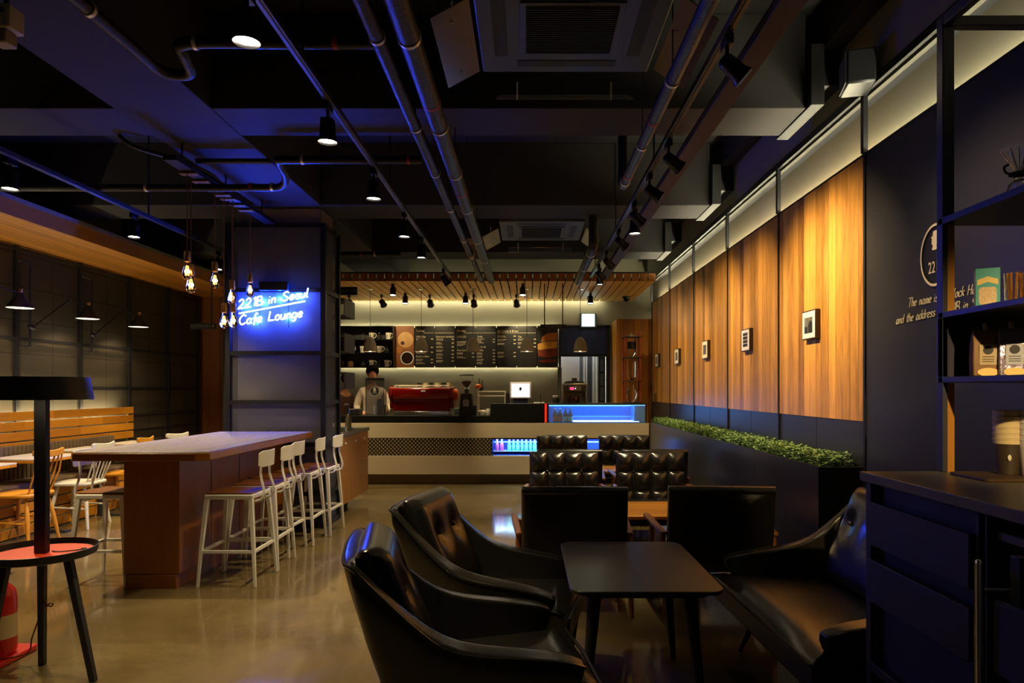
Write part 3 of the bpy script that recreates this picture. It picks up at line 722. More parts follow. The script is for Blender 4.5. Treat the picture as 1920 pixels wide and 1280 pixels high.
# swing arm wall lamps on the left wall
G7 = 'swing arm lamps on the left wall'
for i, (yb, lab) in enumerate(((6.15, 'nearest one, at the left edge of the photo'), (7.2, 'middle one over the bench end'), (8.23, 'farthest one towards the restroom'))):
    t = thing('swing_arm_lamp', 'black cone shade swing arm wall lamp, '+lab, 'wall lamp', (-5.38, yb, 2.2), group=G7)
    x = -5.375; yp = yb+.10
    MB().tube(smooth_path([(x-.0, yb, 2.77), (x+.03, yb+.02, 2.77), (x+.05, yp, 2.74), (x+.05, yp, 2.60), (x+.05, yp, 2.2), (x+.05, yp, 1.92), (x+.05, yp-.02, 1.87), (x, yb, 1.86)], 4), .012, 8).build('bracket_pipe', M_black, t)
    MB().ball((x+.05, yp+.03, 2.08), .035, 10, (1, 1.5, .9)).build('pivot', M_black, t)
    el = Vector((x+.18, yp+.42, 2.42)); he = Vector((x+.28, yp+.60, 2.38))
    MB().tube([(x+.05, yp+.05, 2.08), el], .008, 8).build('lower_arm', M_black, t)
    MB().tube([el, he], .008, 8).ball(el, .016, 8).build('upper_arm', M_black, t)
    MB().tube([(he.x, he.y, he.z+.04), (he.x, he.y, he.z-.03)], .028, 12).build('cap', M_copper, t)
    MB().lathe([(.028, -.0), (.034, -.02), (.125, -.15), (.128, -.155), (.122, -.152), (.03, -.03), (0, -.03)], he, 24, cap=False).build('shade', M_black, t)
    MB().lathe([(0, -.150), (.118, -.150)], he, 24, cap=False).build('diffuser', mat('shade_diffuser', (1,1,1), .5, emit=(1,.74,.55), es=1.6), t)
    light('SPOT', 'lamp_light', he+Vector((0,0,-.16)), 14, (1,.72,.42), t, target=he+Vector((0,0,-1)), size=.03, angle=140)
    
# ================================================================ FURNITURE
M_barwood = wood('bar_table_wood', srgb(106,60,8), srgb(138,82,12), plank=0, across='X', along='Z', rough=.4, gscale=1.6)
M_bartop = wood('bar_top_wood', srgb(146,138,134), srgb(160,151,146), plank=.16, across='X', along='Y', rough=.22, gscale=1.3, seam=.01)
M_bared = wood('bar_edge_wood', srgb(112,64,8), srgb(140,84,12), plank=0, across='Z', along='Y', rough=.35)
t = thing('bar_table', 'long high wooden bar table running up to the mesh column', 'table', (-2.65, 5.75, 0))
MB().prism([(-3.12, 4.66), (-3.08, 4.61), (-2.25, 4.61), (-2.18, 4.68), (-2.18, 6.91), (-3.12, 6.91)], .925, .978).build('edge_board', M_bared, t, bevel=.004)
MB().prism([(-3.115, 4.665), (-3.08, 4.615), (-2.255, 4.615), (-2.185, 4.685), (-2.185, 6.905), (-3.115, 6.905)], .9785, .985).build('tabletop', M_bartop, t, bevel=.002)
MB().box(-2.866, -2.473, 4.84, 6.9, .10, .922).build('base_cabinet', M_barwood, t, bevel=.003)
MB().box(-2.85, -2.49, 4.832, 6.9, 0, .098).build('plinth', M_barwood, t, bevel=.003)
MB().box(-2.86, -2.48, 4.836, 4.8395, .105, .915).build('end_panel', M_barwood, t, bevel=.001)
for y in (5.33, 5.85, 6.37): MB().box(-2.4725, -2.4705, y-.003, y+.003, .10, .92).build('panel_joint', M_blackm, t, bevel=0)

# white bar stools, front towards -x, back at +x
M_seatw = wood('stool_seat_wood', srgb(84,44,14), srgb(110,62,20), plank=0, across='Y', along='X', rough=.35, gscale=2)
def make_stool(label):
    t = thing('bar_stool', label, 'bar stool', group='white bar stools with low backs')
    MB().box(-.165, .165, -.165, .165, .655, .668).build('seat', M_seatw, t, W=False, bevel=.006)
    MB().box(-.175, .175, -.175, .175, .62, .655).build('seat_frame', M_white, t, W=False, bevel=.008)
    for sx in (-1, 1):
        for sy in (-1, 1):
            MB().tube([(sx*.158, sy*.158, .625), (sx*.185, sy*.185, .30), (sx*.205, sy*.205, .0)], [.023, .018, .013], 4).build('leg', M_white, t, W=False, bevel=.003)
    for a, b in (((-.19,-.19), (.19,-.19)), ((-.19,.19), (.19,.19)), ((.19,-.19), (.19,.19)), ((-.19,-.19), (-.19,.19))):
        MB().tube([(a[0], a[1], .25), (b[0], b[1], .25)], .014, 4).build('footrest', M_white, t, W=False)
    for sy in (-1, 1):
        MB().tube(smooth_path([(.10, sy*.10, .615), (.17, sy*.10, .60), (.215, sy*.10, .62), (.225, sy*.095, .68), (.20, sy*.085, .78), (.205, sy*.08, .90)], 4), .009, 8).build('back_rod', M_white, t, W=False)
    mb = MB(); n = 8
    for (z0, z1) in ((.845, .965),):
        vs = []
        for i in range(n+1):
            y = -.15+.30*i/n; x = .215+.03*(1-(y/.15)**2) - .012
            vs += [(x, y, z0 + (.012 if i in (0, n) else 0)), (x+.007, y, z0+(.012 if i in (0, n) else 0)), (x+.012, y, z1-(.015 if i in (0, n) else 0)), (x+.005, y, z1-(.015 if i in (0, n) else 0))]
        fs = []
        for i in range(n):
            a = i*4; b = a+4
            for k in range(4): fs.append((a+k, a+(k+1) % 4, b+(k+1) % 4, b+k))
        fs += [(0,1,2,3), tuple(n*4+k for k in (3,2,1,0))]
        mb.add(vs, fs)
    mb.build('backrest', M_white, t, W=False, bevel=.003)
    return t
lb = ['nearest one, at the right side of the bar table', 'second from the camera on the right side', 'middle one of the five on the right side, pushed in most', 'fourth from the camera on the right side', 'farthest one, next to the mesh column']
s0 = make_stool('white metal bar stool, '+lb[0]); s0.location = (-2.15, 5.07, 0)
for i, (x, y) in enumerate(((-2.15, 5.5), (-2.2, 5.92), (-2.14, 6.34), (-2.09, 6.76))):
    dup(s0, (x, y, 0), (.02, -.03, .02, -.04)[i], 'white metal bar stool, '+lb[i+1])
dup(s0, (-3.08, 5.08, 0), PI, 'white metal bar stool on the left side of the bar table')

# ---- lounge shell chairs (front = +x)
def rim_stations(w):
    h = w/2
    side = [(.36, h-.012, .500, .05), (.30, h, .522, .08), (.16, h+.006, .545, .092), (.0, h+.008, .565, .09), (-.11, h+.004, .60, .078), (-.21, h-.004, .68, .062), (-.31, h-.016, .775, .05), (-.385, h-.022, .852, .045)]
    back = [(-.415, h-.06, .862, .05), (-.425, .5*h, .868, .05), (-.43, 0, .872, .05)]
    L = side+back
    return L + [(x, -y, z, b) for x, y, z, b in reversed(L[:-1])]
def make_shell(name, label, cat, w, loc, rz, group=None, buttons=2):
    t = thing(name, label, cat, loc, rz, group)
    st = rim_stations(w); vs = []; n = len(st); inner_edge = []; outer_edge = []
    for i, (x, y, z, bw) in enumerate(st):
        isback = x < -.40
        nrm = Vector((-1, 0, 0)) if isback and abs(y) < w/2-.07 else (Vector((-.7, .7*(1 if y > 0 else -1), 0)) if isback else Vector((-.12, (1 if y > 0 else -1), 0)).normalized())
        o = Vector((x, y, z)); inn = o - nrm*bw
        # feet of the shell walls
        if x > -.385: fx, fy = x*.62+.045*(x > 0)-.03, (abs(y)-.075)*(1 if y > 0 else -1)
        else: fx, fy = -.235, max(min(y, w/2-.11), -(w/2-.11))
        fz = .235 + .03*(x > .2)
        ob = Vector((fx, fy, fz)); ib = ob - nrm*bw*.7 + Vector((0,0,.05))
        om = o.lerp(ob, .45) + nrm*.012
        ring = [ob, om, o + nrm*.004 - Vector((0,0,.05)), o, inn + Vector((0,0,.004)), inn - nrm*.006 - Vector((0,0,.045)), ib]
        vs += ring; outer_edge.append(o); inner_edge.append(inn+Vector((0,0,.006)))
    m = 7; fs = []
    for i in range(n-1):
        for k in range(m): fs.append((i*m+k, (i+1)*m+k, (i+1)*m+(k+1) % m, i*m+(k+1) % m))
    fs += [tuple(range(m)), tuple((n-1)*m+k for k in range(m-1, -1, -1))]
    MB().add(vs, fs).build('shell', M_leather, t, W=False, bevel=.014, seg=3, sub=1, angle=9)
    MB().tube(smooth_path([v+Vector((0,0,-.006)) for v in outer_edge], 3), .006, 6).build('piping', M_leather, t, W=False)
    for sy in (0, 1):
        i = 4 if sy == 0 else n-5
        r_ = vs[i*m:(i+1)*m]
        MB().tube([r_[2]+Vector((0,0,.02)), r_[3]+Vector((0,0,.003)), r_[4]+Vector((0,0,.003)), r_[5]], .0035, 6).build('seam', M_leather, t, W=False)
    MB().box(-.22, .30, -w/2+.10, w/2-.10, .235, .30).build('base', M_leather, t, W=False, bevel=.01)
    # seat cushion
    h = w/2-.085; mb = MB(); nx, ny = 10, 10; g = []
    for i in range(nx+1):
        for j in range(ny+1):
            u, v = i/nx, j/ny; x = -.20+.63*u; y = (-h+2*h*v)*(1 if u < .78 else 1+.9*(u-.78))
            z = .395+.03*u+.035*(1-(2*v-1)**4)*(1-(2*u-1)**6)-.02*(u > .93)
            g.append((x, y, z))
    low = [(x, y, .27+.03*(i//(ny+1))/nx) for i, (x, y, z) in enumerate(g)]
    n1 = len(g); fs = []
    idx = lambda i, j: i*(ny+1)+j
    for i in range(nx):
        for j in range(ny):
            fs.append((idx(i,j), idx(i+1,j), idx(i+1,j+1), idx(i,j+1))); fs.append((n1+idx(i,j), n1+idx(i,j+1), n1+idx(i+1,j+1), n1+idx(i+1,j)))
    for i in range(nx):
        for j in (0, ny): fs.append((idx(i,j), idx(i+1,j), n1+idx(i+1,j), n1+idx(i,j)))
    for j in range(ny):
        for i in (0, nx): fs.append((idx(i,j), idx(i,j+1), n1+idx(i,j+1), n1+idx(i,j)))
    MB().add(g+low, fs).build('seat_cushion', M_leather, t, W=False, bevel=.012)
    e = [(.432, -h*1.19, .405), (.432, h*1.19, .405)]
    MB().tube([e[0], (.436, 0, .42), e[1]], .007, 6).build('piping', M_leather, t, W=False)
    # back cushion with buttons
    nb = buttons; hb = w/2-.08; n = 20; mz = 12; fr = []; bk = []
    for i in range(n+1):
        for j in range(mz+1):
            u, v = i/n, j/mz
            y = -hb+2*hb*u; z = .42+.475*v; x0 = -.17-.195*v
            edge = (1-(2*u-1)**12)*(1-(2*v-1)**12)
            th = .03+.055*edge
            for q in range(nb):
                yb = -hb+2*hb*(q+.5+ (.0))/nb if nb != 2 else (-.11, .11)[q]
                for vb in (.62,):
                    d2 = ((y-yb)/.055)**2+((v-vb)*.5/.055)**2; th -= .045*math.exp(-d2)
            fr.append((x0+th, y, z+.03*edge*(v > .9))); bk.append((x0-.045*(edge > 0), y, z))
    idx = lambda i, j: i*(mz+1)+j; n1 = len(fr); fs = []
    for i in range(n):
        for j in range(mz):
            fs.append((idx(i,j), idx(i+1,j), idx(i+1,j+1), idx(i,j+1))); fs.append((n1+idx(i,j), n1+idx(i,j+1), n1+idx(i+1,j+1), n1+idx(i+1,j)))
    for i in range(n):
        for j in (0, mz): fs.append((idx(i,j), idx(i+1,j), n1+idx(i+1,j), n1+idx(i,j)))
    for j in range(mz):
        for i in (0, n): fs.append((idx(i,j), idx(i,j+1), n1+idx(i,j+1), n1+idx(i,j)))
    bc = MB().add(fr+bk, fs).build('back_cushion', M_leather, t, W=False, sub=1, angle=1.2)
    for q in range(nb):
        yb = -hb+2*hb*(q+.5)/nb if nb != 2 else (-.11, .11)[q]
        b = MB().ball((-.165-.19*.62+.052, yb, .72), .011, 8).build('button', M_leather, bc, W=False)
    for sx, sy in ((1,1), (1,-1), (-1,1), (-1,-1)):
        MB().tube([(sx*.17+.03, sy*(w/2-.11), .25), (sx*.25+.03, sy*(w/2-.04), 0)], [.02, .011], 10).build('leg', M_blackm, t, W=False)
    return t
make_shell('lounge_chair', 'black leather lounge chair nearest the camera, blue glint on its rim', 'armchair', .66, (-.22, 2.5, 0), .17, 'black leather shell armchairs left of the dark table')
make_shell('lounge_chair', 'black leather lounge chair behind the nearest one, two buttons on its back', 'armchair', .68, (-.18, 3.36, 0), -.20, 'black leather shell armchairs left of the dark table')
make_shell('lounge_sofa', 'wide black leather shell sofa right of the dark table, beside the dark counter', 'sofa', 1.22, (1.44, 3.12, 0), PI+.03, None, 4)

# ---- dark coffee table
M_ash = wood('black_stained_ash', (.016,.014,.012), (.05,.042,.034), plank=.16, across='X', along='Y', rough=.33, gscale=1.7, seam=0)
def rr(x0, x1, y0, y1, r, n=6):
    out = []
    for cx, cy, a0 in ((x1-r, y0+r, -90), (x1-r, y1-r, 0), (x0+r, y1-r, 90), (x0+r, y0+r, 180)):
        for k in range(n+1):
            a = math.radians(a0+90*k/n); out.append((cx+r*math.cos(a), cy+r*math.sin(a)))
    return out
t = thing('lounge_table', 'low black stained rectangular wooden table between the leather seats', 'table', (.50, 3.26, 0))
MB().prism(rr(.175, .82, 2.80, 3.73, .07), .563, .58).build('tabletop', M_ash, t, bevel=.004)
MB().prism(rr(.23, .765, 2.86, 3.67, .05), .535, .5625).build('apron', M_blackm, t, bevel=.003)
for x, y, sx, sy in ((.29, 2.96, -1, -1), (.70, 2.96, 1, -1), (.27, 3.52, -1, 1), (.71, 3.52, 1, 1)):
    MB().tube([(x, y, .56), (x+sx*.012, y+sy*.012, .40), (x+sx*.05, y+sy*.05, 0)], [.034, .027, .014], 12).build('leg', M_blackm, t)

# ---- wooden armed easy chairs with tufted black leather (front = -y)
M_teak = wood('teak_arm_wood', srgb(92,48,12), srgb(130,74,22), plank=0, across='X', along='Y', rough=.35, gscale=2)
def pad(nx, nz, w, h, base, puff, cells):
    """closed cushion standing in the xz plane, tufted on the -y side"""
    fr, bk = [], []
    for i in range(nx+1):
        for j in range(nz+1):
            u, v = i/nx, j/nz; x = -w/2+w*u; z = h*v
            if cells: d = (abs(math.sin(PI*u*cells[0]))*abs(math.sin(PI*v*cells[1])))**.42
            else: d = 1
            e = (1-(2*u-1)**10)*(1-(2*v-1)**10)
            fr.append((x, -(base*.5+puff*d*max(e, .0)), z)); bk.append((x, base*.5+.012*e, z))
    idx = lambda i, j: i*(nz+1)+j; n1 = len(fr); fs = []
    for i in range(nx):
        for j in range(nz):
            fs.append((idx(i,j), idx(i+1,j), idx(i+1,j+1), idx(i,j+1))); fs.append((n1+idx(i,j), n1+idx(i,j+1), n1+idx(i+1,j+1), n1+idx(i+1,j)))
    for i in range(nx):
        for j in (0, nz): fs.append((idx(i,j), idx(i+1,j), n1+idx(i+1,j), n1+idx(i,j)))
    for j in range(nz):
        for i in (0, nx): fs.append((idx(i,j), idx(i,j+1), n1+idx(i,j+1), n1+idx(i,j)))
    return fr+bk, fs
def make_easy(label):
    t = thing('easy_chair', label, 'armchair', group='tufted black leather easy chairs with wooden arms')
    w = .66
    vs, fs = pad(32, 27, w, .54, .05, .045, (4, 3))
    Mx = Matrix.Translation((0, .27, .27)) @ Matrix.Rotation(-.14, 4, 'X')
    bc = MB().add([Mx @ Vector(v) for v in vs], fs).build('backrest', M_leather, t, W=False, angle=1.4, bevel=.008)
    MB().tube([Mx @ Vector((-w/2+.01, .03, .525)), Mx @ Vector((0, .04, .528)), Mx @ Vector((w/2-.01, .03, .525))], .026, 10).build('top_roll', M_leather, t, W=False)
    for i in range(1, 4):
        for j in (1, 2):
            MB().ball(Mx @ Vector((-w/2+w*i/4, -.035, .54*j/3)), .011, 8).build('button', M_chrome if False else M_leather, bc, W=False)
    vs, fs = pad(32, 24, w-.03, .56, .06, .03, (4, 3))
    Mx = Matrix.Translation((0, .22, .345)) @ Matrix.Rotation(PI/2+.06, 4, 'X')
    vs = [Mx @ Vector((x, -y, z)) for x, y, z in vs]
    vs = [Vector((v.x, v.y, v.z)) for v in vs]
    MB().add([(v.x, v.y, v.z) for v in vs], fs).build('seat', M_leather, t, W=False, angle=1.4, bevel=.008)
    for sx in (-1, 1):
        x = sx*(w/2+.018)
        MB().prism([(-.02, .0), (-.024, -.3), (-.022, -.56), (0, -.59), (.022, -.56), (.024, -.3), (.02, 0)], -.012, .012, Matrix.Translation((x, .30, .50)) @ Matrix.Rotation(sx*.07, 4, 'Z') @ Matrix.Rotation(-.03, 4, 'X')).build('armrest', M_teak, t, W=False, bevel=.008)
        MB().tube([(x, -.22, .50), (x+sx*.005, -.27, 0)], [.022, .013], 10).build('leg', M_teak, t, W=False)
        MB().tube([(x, .24, .49), (x, .27, .28), (x+sx*.005, .36, 0)], [.02, .024, .013], 10).build('leg', M_teak, t, W=False)
        MB().box(x-.012, x+.012, -.22, .27, .25, .295).build('side_rail', M_teak, t, W=False, bevel=.004)
    MB().box(-w/2-.02, w/2+.02, -.22, -.19, .25, .295).box(-w/2-.02, w/2+.02, .24, .27, .25, .295).build('cross_rail', M_teak, t, W=False, bevel=.004)
    return t
# rows: (x, y of centre, rz, label)
E = 'black leather easy chair '
e0 = make_easy(E+'seen from behind, left one just beyond the black table'); e0.location = (.29, 4.50, 0); e0.rotation_euler = (0, 0, PI)
e0.location = (.29, 4.58, 0)
for x, y, rz, l in ((1.22, 4.60, PI-.04, 'seen from behind, right one near the planter corner'),
                    (.345, 6.22, 0, 'with tufted front, left one facing the camera in the middle row'),
                    (1.175, 6.20, .02, 'with tufted front, right one facing the camera in the middle row'),
                    (.42, 7.22, PI, 'back to back behind the left middle row chair'),
                    (1.28, 7.22, PI, 'back to back behind the right middle row chair'),
                    (.445, 8.60, 0, 'with tufted front, left one of the farthest row'),
                    (1.255, 8.60, 0, 'with tufted front, right one of the farthest row')):
    dup(e0, (x, y, 0), rz, E+l)
M_tt = wood('cafe_table_wood', srgb(176,112,27), srgb(208,142,38), plank=.12, across='Y', along='X', rough=.25, seam=.01)
def low_table(label, x0, x1, y0, y1, h):
    t = thing('low_table', label, 'table', ((x0+x1)/2, (y0+y1)/2, 0), group='low wooden tables between the easy chairs')
    MB().prism(rr(x0, x1, y0, y1, .03), h-.025, h).build('tabletop', M_tt, t, bevel=.004)
    for x in (x0+.08, x1-.08):
        for y in (y0+.07, y1-.07): MB().tube([(x, y, h-.025), (x, y, 0)], [.022, .016], 10).build('leg', M_blackm, t)
    MB().box(x0+.08, x1-.08, y0+.06, y1-.06, h-.08, h-.026).build('apron', M_blackm, t, bevel=.003)
    return t
low_table('low wooden table glimpsed between the two chairs seen from behind', .20, 1.36, 5.06, 5.74, .47)
low_table('low wooden table between the middle and farthest rows of easy chairs', .25, 1.35, 7.60, 8.16, .50)

# ---- dining area at the left wall
M_bench = wood('bench_slat_wood', srgb(160,100,18), srgb(200,134,30), plank=.11, across='Z', along='Y', rough=.4, seam=.0, plen=1.3, knots=2)
bt = thing('wall_bench', 'long slatted wooden bench with brown padding along the left wall', 'bench', (-5.2, 6, 0))
for i in range(4):
    z = 1.18-.105*i; MB().box(-5.27, -5.245, 2.0, 9.08, z-.09, z).build('back_slat', M_bench, bt, bevel=.004)
for i in range(4):
    z = .42-.105*i; MB().box(-4.86, -4.835, 2.0, 9.08, z-.09, z).build('front_slat', M_bench, bt, bevel=.004)
M_up = mat('brown_bench_pad', srgb(84,66,44), .75, noise=.1, nscale=50)
mb = MB(); y = 2.0
while y < 8.5: mb.box(-5.24, -5.17, y+.004, y+.056, .5, .84); y += .06
mb.build('back_pad', M_up, bt, bevel=.008)
MB().box(-5.25, -4.84, 2.0, 9.06, .42, .50).build('seat_pad', M_up, bt, bevel=.02)
MB().box(-5.27, -4.88, 9.03, 9.06, 0, .42).box(-5.30, -5.27, 2.1, 2.15, 0, 1.18).box(-5.30, -5.27, 9.0, 9.05, 0, 1.18).build('support', M_blackm, bt, bevel=0)
led('led_strip', 'pale light strip behind the top of the slatted bench', -5.31, -5.285, 2.2, 9.0, 1.135, 1.145, 40, (1,.92,.55))
M_wt = mat('white_table_top', srgb(215,208,196), .25)
for i, (y0, lb) in enumerate(((5.55, 'nearest, its corner at the left edge'), (6.45, 'second, behind the tan wooden chair'), (7.35, 'third, behind the white chair'), (8.25, 'farthest, by the bench end'))):
    t = thing('dining_table', 'white topped table with wooden edge, '+lb, 'table', (-4.95, y0+.3, 0), group='white topped tables along the bench')
    MB().box(-5.15, -4.62, y0, y0+.62, .735, .75).build('tabletop', M_wt, t, bevel=.002)
    MB().box(-5.15, -4.62, y0, y0+.62, .71, .7345).build('edge', M_tt, t, bevel=.002)
    MB().tube([(-4.80, y0+.31, .71), (-4.80, y0+.31, .02)], .03, 12).build('pedestal', M_blackm, t)
    MB().box(-4.82+.0, -4.55, y0+.27, y0+.35, .0, .02).build('foot', M_blackm, t, bevel=.004)
# spindle chairs, front = -x
M_tan = wood('tan_chair_wood', srgb(188,122,32), srgb(214,150,47), plank=0, across='X', along='Z', rough=.4, gscale=2)
def make_spindle(label, m, group):
    t = thing('spindle_chair', label, 'chair', group=group)
    MB().prism(rr(-.20, .20, -.20, .20, .09), .435, .465).build('seat', m, t, W=False, bevel=.008)
    for sx in (-1, 1):
        for sy in (-1, 1):
            MB().tube([(sx*.13, sy*.13, .44), (sx*.165, sy*.165, .25), (sx*.20, sy*.20, 0)], [.013, .019, .012], 10).build('leg', m, t, W=False)
    for sy in (-1, 1): MB().tube([(-.17, sy*.17, .22), (.17, sy*.17, .20)], .009, 8).build('stretcher', m, t, W=False)
    MB().tube([(0, -.17, .21), (0, .17, .21)], .009, 8).build('stretcher', m, t, W=False)
    top = [(.24, -.20, .84), (.27, -.1, .83), (.285, 0, .825), (.27, .1, .83), (.24, .20, .84)]
    sp = smooth_path(top, 4); vs, fs = [], []
    for i, p in enumerate(sp):
        e = .030 if 0 < i < len(sp)-1 else .02
        for dx, dz in ((-.009, -e), (.009, -e), (.012, e), (-.006, e)): vs.append((p.x+dx, p.y, p.z+dz))
    for i in range(len(sp)-1):
        a, b = i*4, i*4+4
        for k in range(4): fs.append((a+k, a+(k+1) % 4, b+(k+1) % 4, b+k))
    fs += [(0,1,2,3), tuple((len(sp)-1)*4+k for k in (3,2,1,0))]
    MB().add(vs, fs).build('top_rail', m, t, W=False, bevel=.005)
    for y in (-.165, -.10, -.035, .035, .10, .165):
        MB().tube([(.165-.01*(abs(y) > .13), y*.85, .46), (.225, y, .65), (.28-1.0*y*y, y, .82)], .0075, 8).build('spindle', m, t, W=False)
    return t
c0 = make_spindle('tan wooden spindle back chair nearest the camera, behind the floor lamp', M_tan, 'tan wooden spindle chairs'); c0.location = (-4.65, 6.28, 0)
dup(c0, (-4.66, 7.86, 0), .1, 'tan wooden spindle back chair behind the near white one')
c1 = make_spindle('white spindle back chair between the two tan chairs', M_white, 'white spindle chairs'); c1.location = (-4.64, 7.06, 0); c1.rotation_euler = (0, 0, .05)
dup(c1, (-4.66, 8.66, 0), -.2, 'white spindle back chair farthest along the bench')

# ---- tray table with lamp
M_orange = mat('orange_lacquer', srgb(230,70,25), .45)
tt = thing('tray_table', 'round black rimmed tray table with orange top on the left', 'side table', (-2.33, 3.27, 0))
c = (-2.33, 3.27, 0)
MB().lathe([(0, .612), (.215, .612), (.228, .618), (.236, .652), (.231, .653), (.222, .626), (.212, .623), (0, .623)], c, 48, cap=False).build('tray', M_black, tt)
MB().lathe([(0, .6235), (.213, .6235), (.213, .6265), (0, .6265)], c, 48, cap=False).build('tray_inlay', M_orange, tt)
for fx, fy, tx, ty in ((-2.10, 3.30, -2.19, 3.25), (-2.49, 3.50, -2.42, 3.40), (-2.46, 3.05, -2.40, 3.14)):
    MB().tube([(tx, ty, .612), (fx, fy, 0)], [.024, .02], 4).build('leg', M_blackm, tt, bevel=.003)
lp = thing('table_lamp', 'tall black lamp with flat drum shade on the orange tray', 'lamp', (-2.33, 3.27, .6268))
MB().box(-2.358, -2.302, 3.255, 3.29, .628, 1.45).build('post', M_black, lp, bevel=.004)
MB().lathe([(.215, 1.362), (.196, 1.47), (.0, 1.474), (.0, 1.468), (.192, 1.464), (.210, 1.362)], c, 56, cap=False).build('lamp_shade', M_black, lp)
MB().lathe([(.0, 1.44), (.06, 1.44), (.06, 1.432), (0, 1.432)], (-2.33, 3.20, 0), 20, cap=False).build('led_disc', mat('lamp_disc', (1,1,1), .5, emit=(1,.85,.6), es=1.2), lp)
light('SPOT', 'lamp_light', (-2.33, 3.19, 1.42), 2.2, WARMW, lp, target=(-2.33, 3.22, 0), size=.05, angle=110)
M_cord = mat('brown_red_cord', srgb(110,44,20), .6)
o = MB().tube(smooth_path([(-2.30, 3.30, .63), (-2.26, 3.28, .632), (-2.22, 3.30, .6305), (-2.18, 3.33, .631)], 5), .003, 6).ball((-2.17, 3.335, .634), .010, 8, (1.6, 1, .6)).build('lamp_plug_cord', M_black); tag(o, 'short black cord with a small switch on the orange tray', 'cord')
o = MB().tube(smooth_path([P(84, 1060, 3.4), P(83, 1090, 3.4), P(82, 1120, 3.42), P(86, 1133, 3.42), P(97, 1136, 3.42), P(98, 1130, 3.42), P(88, 1135, 3.43), P(75, 1155, 3.45), P(60, 1195, 3.48), P(50, 1225, 3.5), (-2.74, 3.5, .03), (-2.9, 3.6, .02)], 5), .0035, 6).build('power_cord', M_cord); tag(o, 'thin reddish brown cord looping down from the orange tray table', 'cord')
# fire extinguisher
M_rede = mat('extinguisher_red', srgb(190,22,10), .3, coat=.4)
fb = thing('extinguisher_stand', 'flat red plastic stand on the floor at the lower left', 'stand', (-2.80, 3.55, 0))
MB().prism(rr(-2.97, -2.66, 3.42, 3.72, .03), 0, .03).build('base', M_rede, fb, bevel=.006)
MB().tube([(-2.93, 3.69, .03), (-2.93, 3.69, .28)], .008, 8).build('stand_rod', M_rede, fb)
fe = thing('fire_extinguisher', 'red fire extinguisher on a red stand at the left edge', 'fire extinguisher', (-2.765, 3.57, .031))
MB().lathe([(0, .031), (.07, .031), (.078, .05), (.078, .32), (.07, .36), (.035, .40), (.025, .42), (0, .42)], (-2.765, 3.57, 0), 28, cap=False).build('cylinder', M_rede, fe)
MB().lathe([(.0785, .12), (.0785, .24)], (-2.765, 3.57, 0), 28, cap=False).build('instruction_label', mat('cream_label', srgb(190,170,120), .6), fe)
MB().tube([(-2.765, 3.57, .42), (-2.765, 3.57, .45)], .018, 10).box(-2.78, -2.695, 3.56, 3.58, .445, .455).build('valve', M_chrome, fe)
MB().prism([(-.02, 0), (.09, .03), (.085, .045), (-.02, .02)], -.01, .01, Matrix.Translation((-2.765, 3.57, .465)) @ Matrix.Rotation(PI/2, 4, 'X')).build('handle', M_rede, fe, bevel=.003)
MB().tube(smooth_path([(-2.78, 3.57, .44), (-2.85, 3.57, .43), (-2.872, 3.57, .35), (-2.87, 3.57, .2), (-2.87, 3.57, .1)], 5), .01, 8).build('hose', M_blackm, fe)
# ================================================================ COFFEE COUNTER
M_ctr = mat('counter_solid_surface', srgb(196,184,156), .5, noise=.04, nscale=2)
def dots_mat():
    m = bpy.data.materials.new('perforated_band'); m.use_nodes = True
    nt = m.node_tree; N = nt.nodes; L = nt.links; b = N['Principled BSDF']; b.inputs['Roughness'].default_value = .5
    tc = N.new('ShaderNodeTexCoord'); sp = N.new('ShaderNodeSeparateXYZ'); L.new(tc.outputs['Object'], sp.inputs[0])
    def mt(op, x, y=None):
        n = N.new('ShaderNodeMath'); n.operation = op
        for i, v in enumerate((x, y)):
            if v is None: continue
            if isinstance(v, (int, float)): n.inputs[i].default_value = v
            else: L.new(v, n.inputs[i])
        return n.outputs[0]
    a = .056
    def grid(off):
        u = mt('SUBTRACT', mt('FRACT', mt('ADD', mt('DIVIDE', sp.outputs['X'], a), off)), .5)
        v = mt('SUBTRACT', mt('FRACT', mt('ADD', mt('DIVIDE', sp.outputs['Z'], a), off)), .5)
        return mt('SQRT', mt('ADD', mt('MULTIPLY', u, u), mt('MULTIPLY', v, v)))
    d = mt('MINIMUM', grid(0.0), grid(.5)); l = mt('LESS_THAN', d, .19)
    mx = N.new('ShaderNodeMix'); mx.data_type = 'RGBA'; mx.inputs[6].default_value = (.012,.010,.009,1); mx.inputs[7].default_value = (*srgb(190,172,130), 1)
    L.new(l, mx.inputs[0]); L.new(mx.outputs[2], b.inputs['Base Color']); return m
ct = thing('coffee_counter', 'long pale stone coffee counter with dotted band and black worktop', 'counter', (-.6, 10.5, 0))
XL, XR, YF = -3.2, 1.79, 10.1
zc0, zc1 = .43, .692
cx0, cx1 = X(922, YF), 1.45
MB().box(XL, XR, YF, YF+.04, zc1, .913).box(XL, XR, YF, YF+.04, .155, zc0).box(XL, XR, YF+.04, 10.8, .87, .912).box(1.45, XR, YF, YF+.04, zc0, zc1).box(XR-.04, XR, YF+.04, 10.8, 0, .87).build('front', M_ctr, ct, bevel=.003)
MB().box(XL, cx0, YF+.005, YF+.03, zc0+.002, zc1-.002).build('dotted_band', dots_mat(), ct, bevel=0)
MB().box(XL, XR, YF+.25, YF+.28, 0, .153).build('plinth', mat('counter_plinth', srgb(150,132,96), .5), ct, bevel=0)
M_wtop = mat('black_worktop', (.005,.005,.005), .4, spec=.25)
xb = X(920, YF)
MB().box(XL, X(921, YF), YF+.02, 10.85, .914, 1.02).build('worktop', M_wtop, ct, bevel=.003)
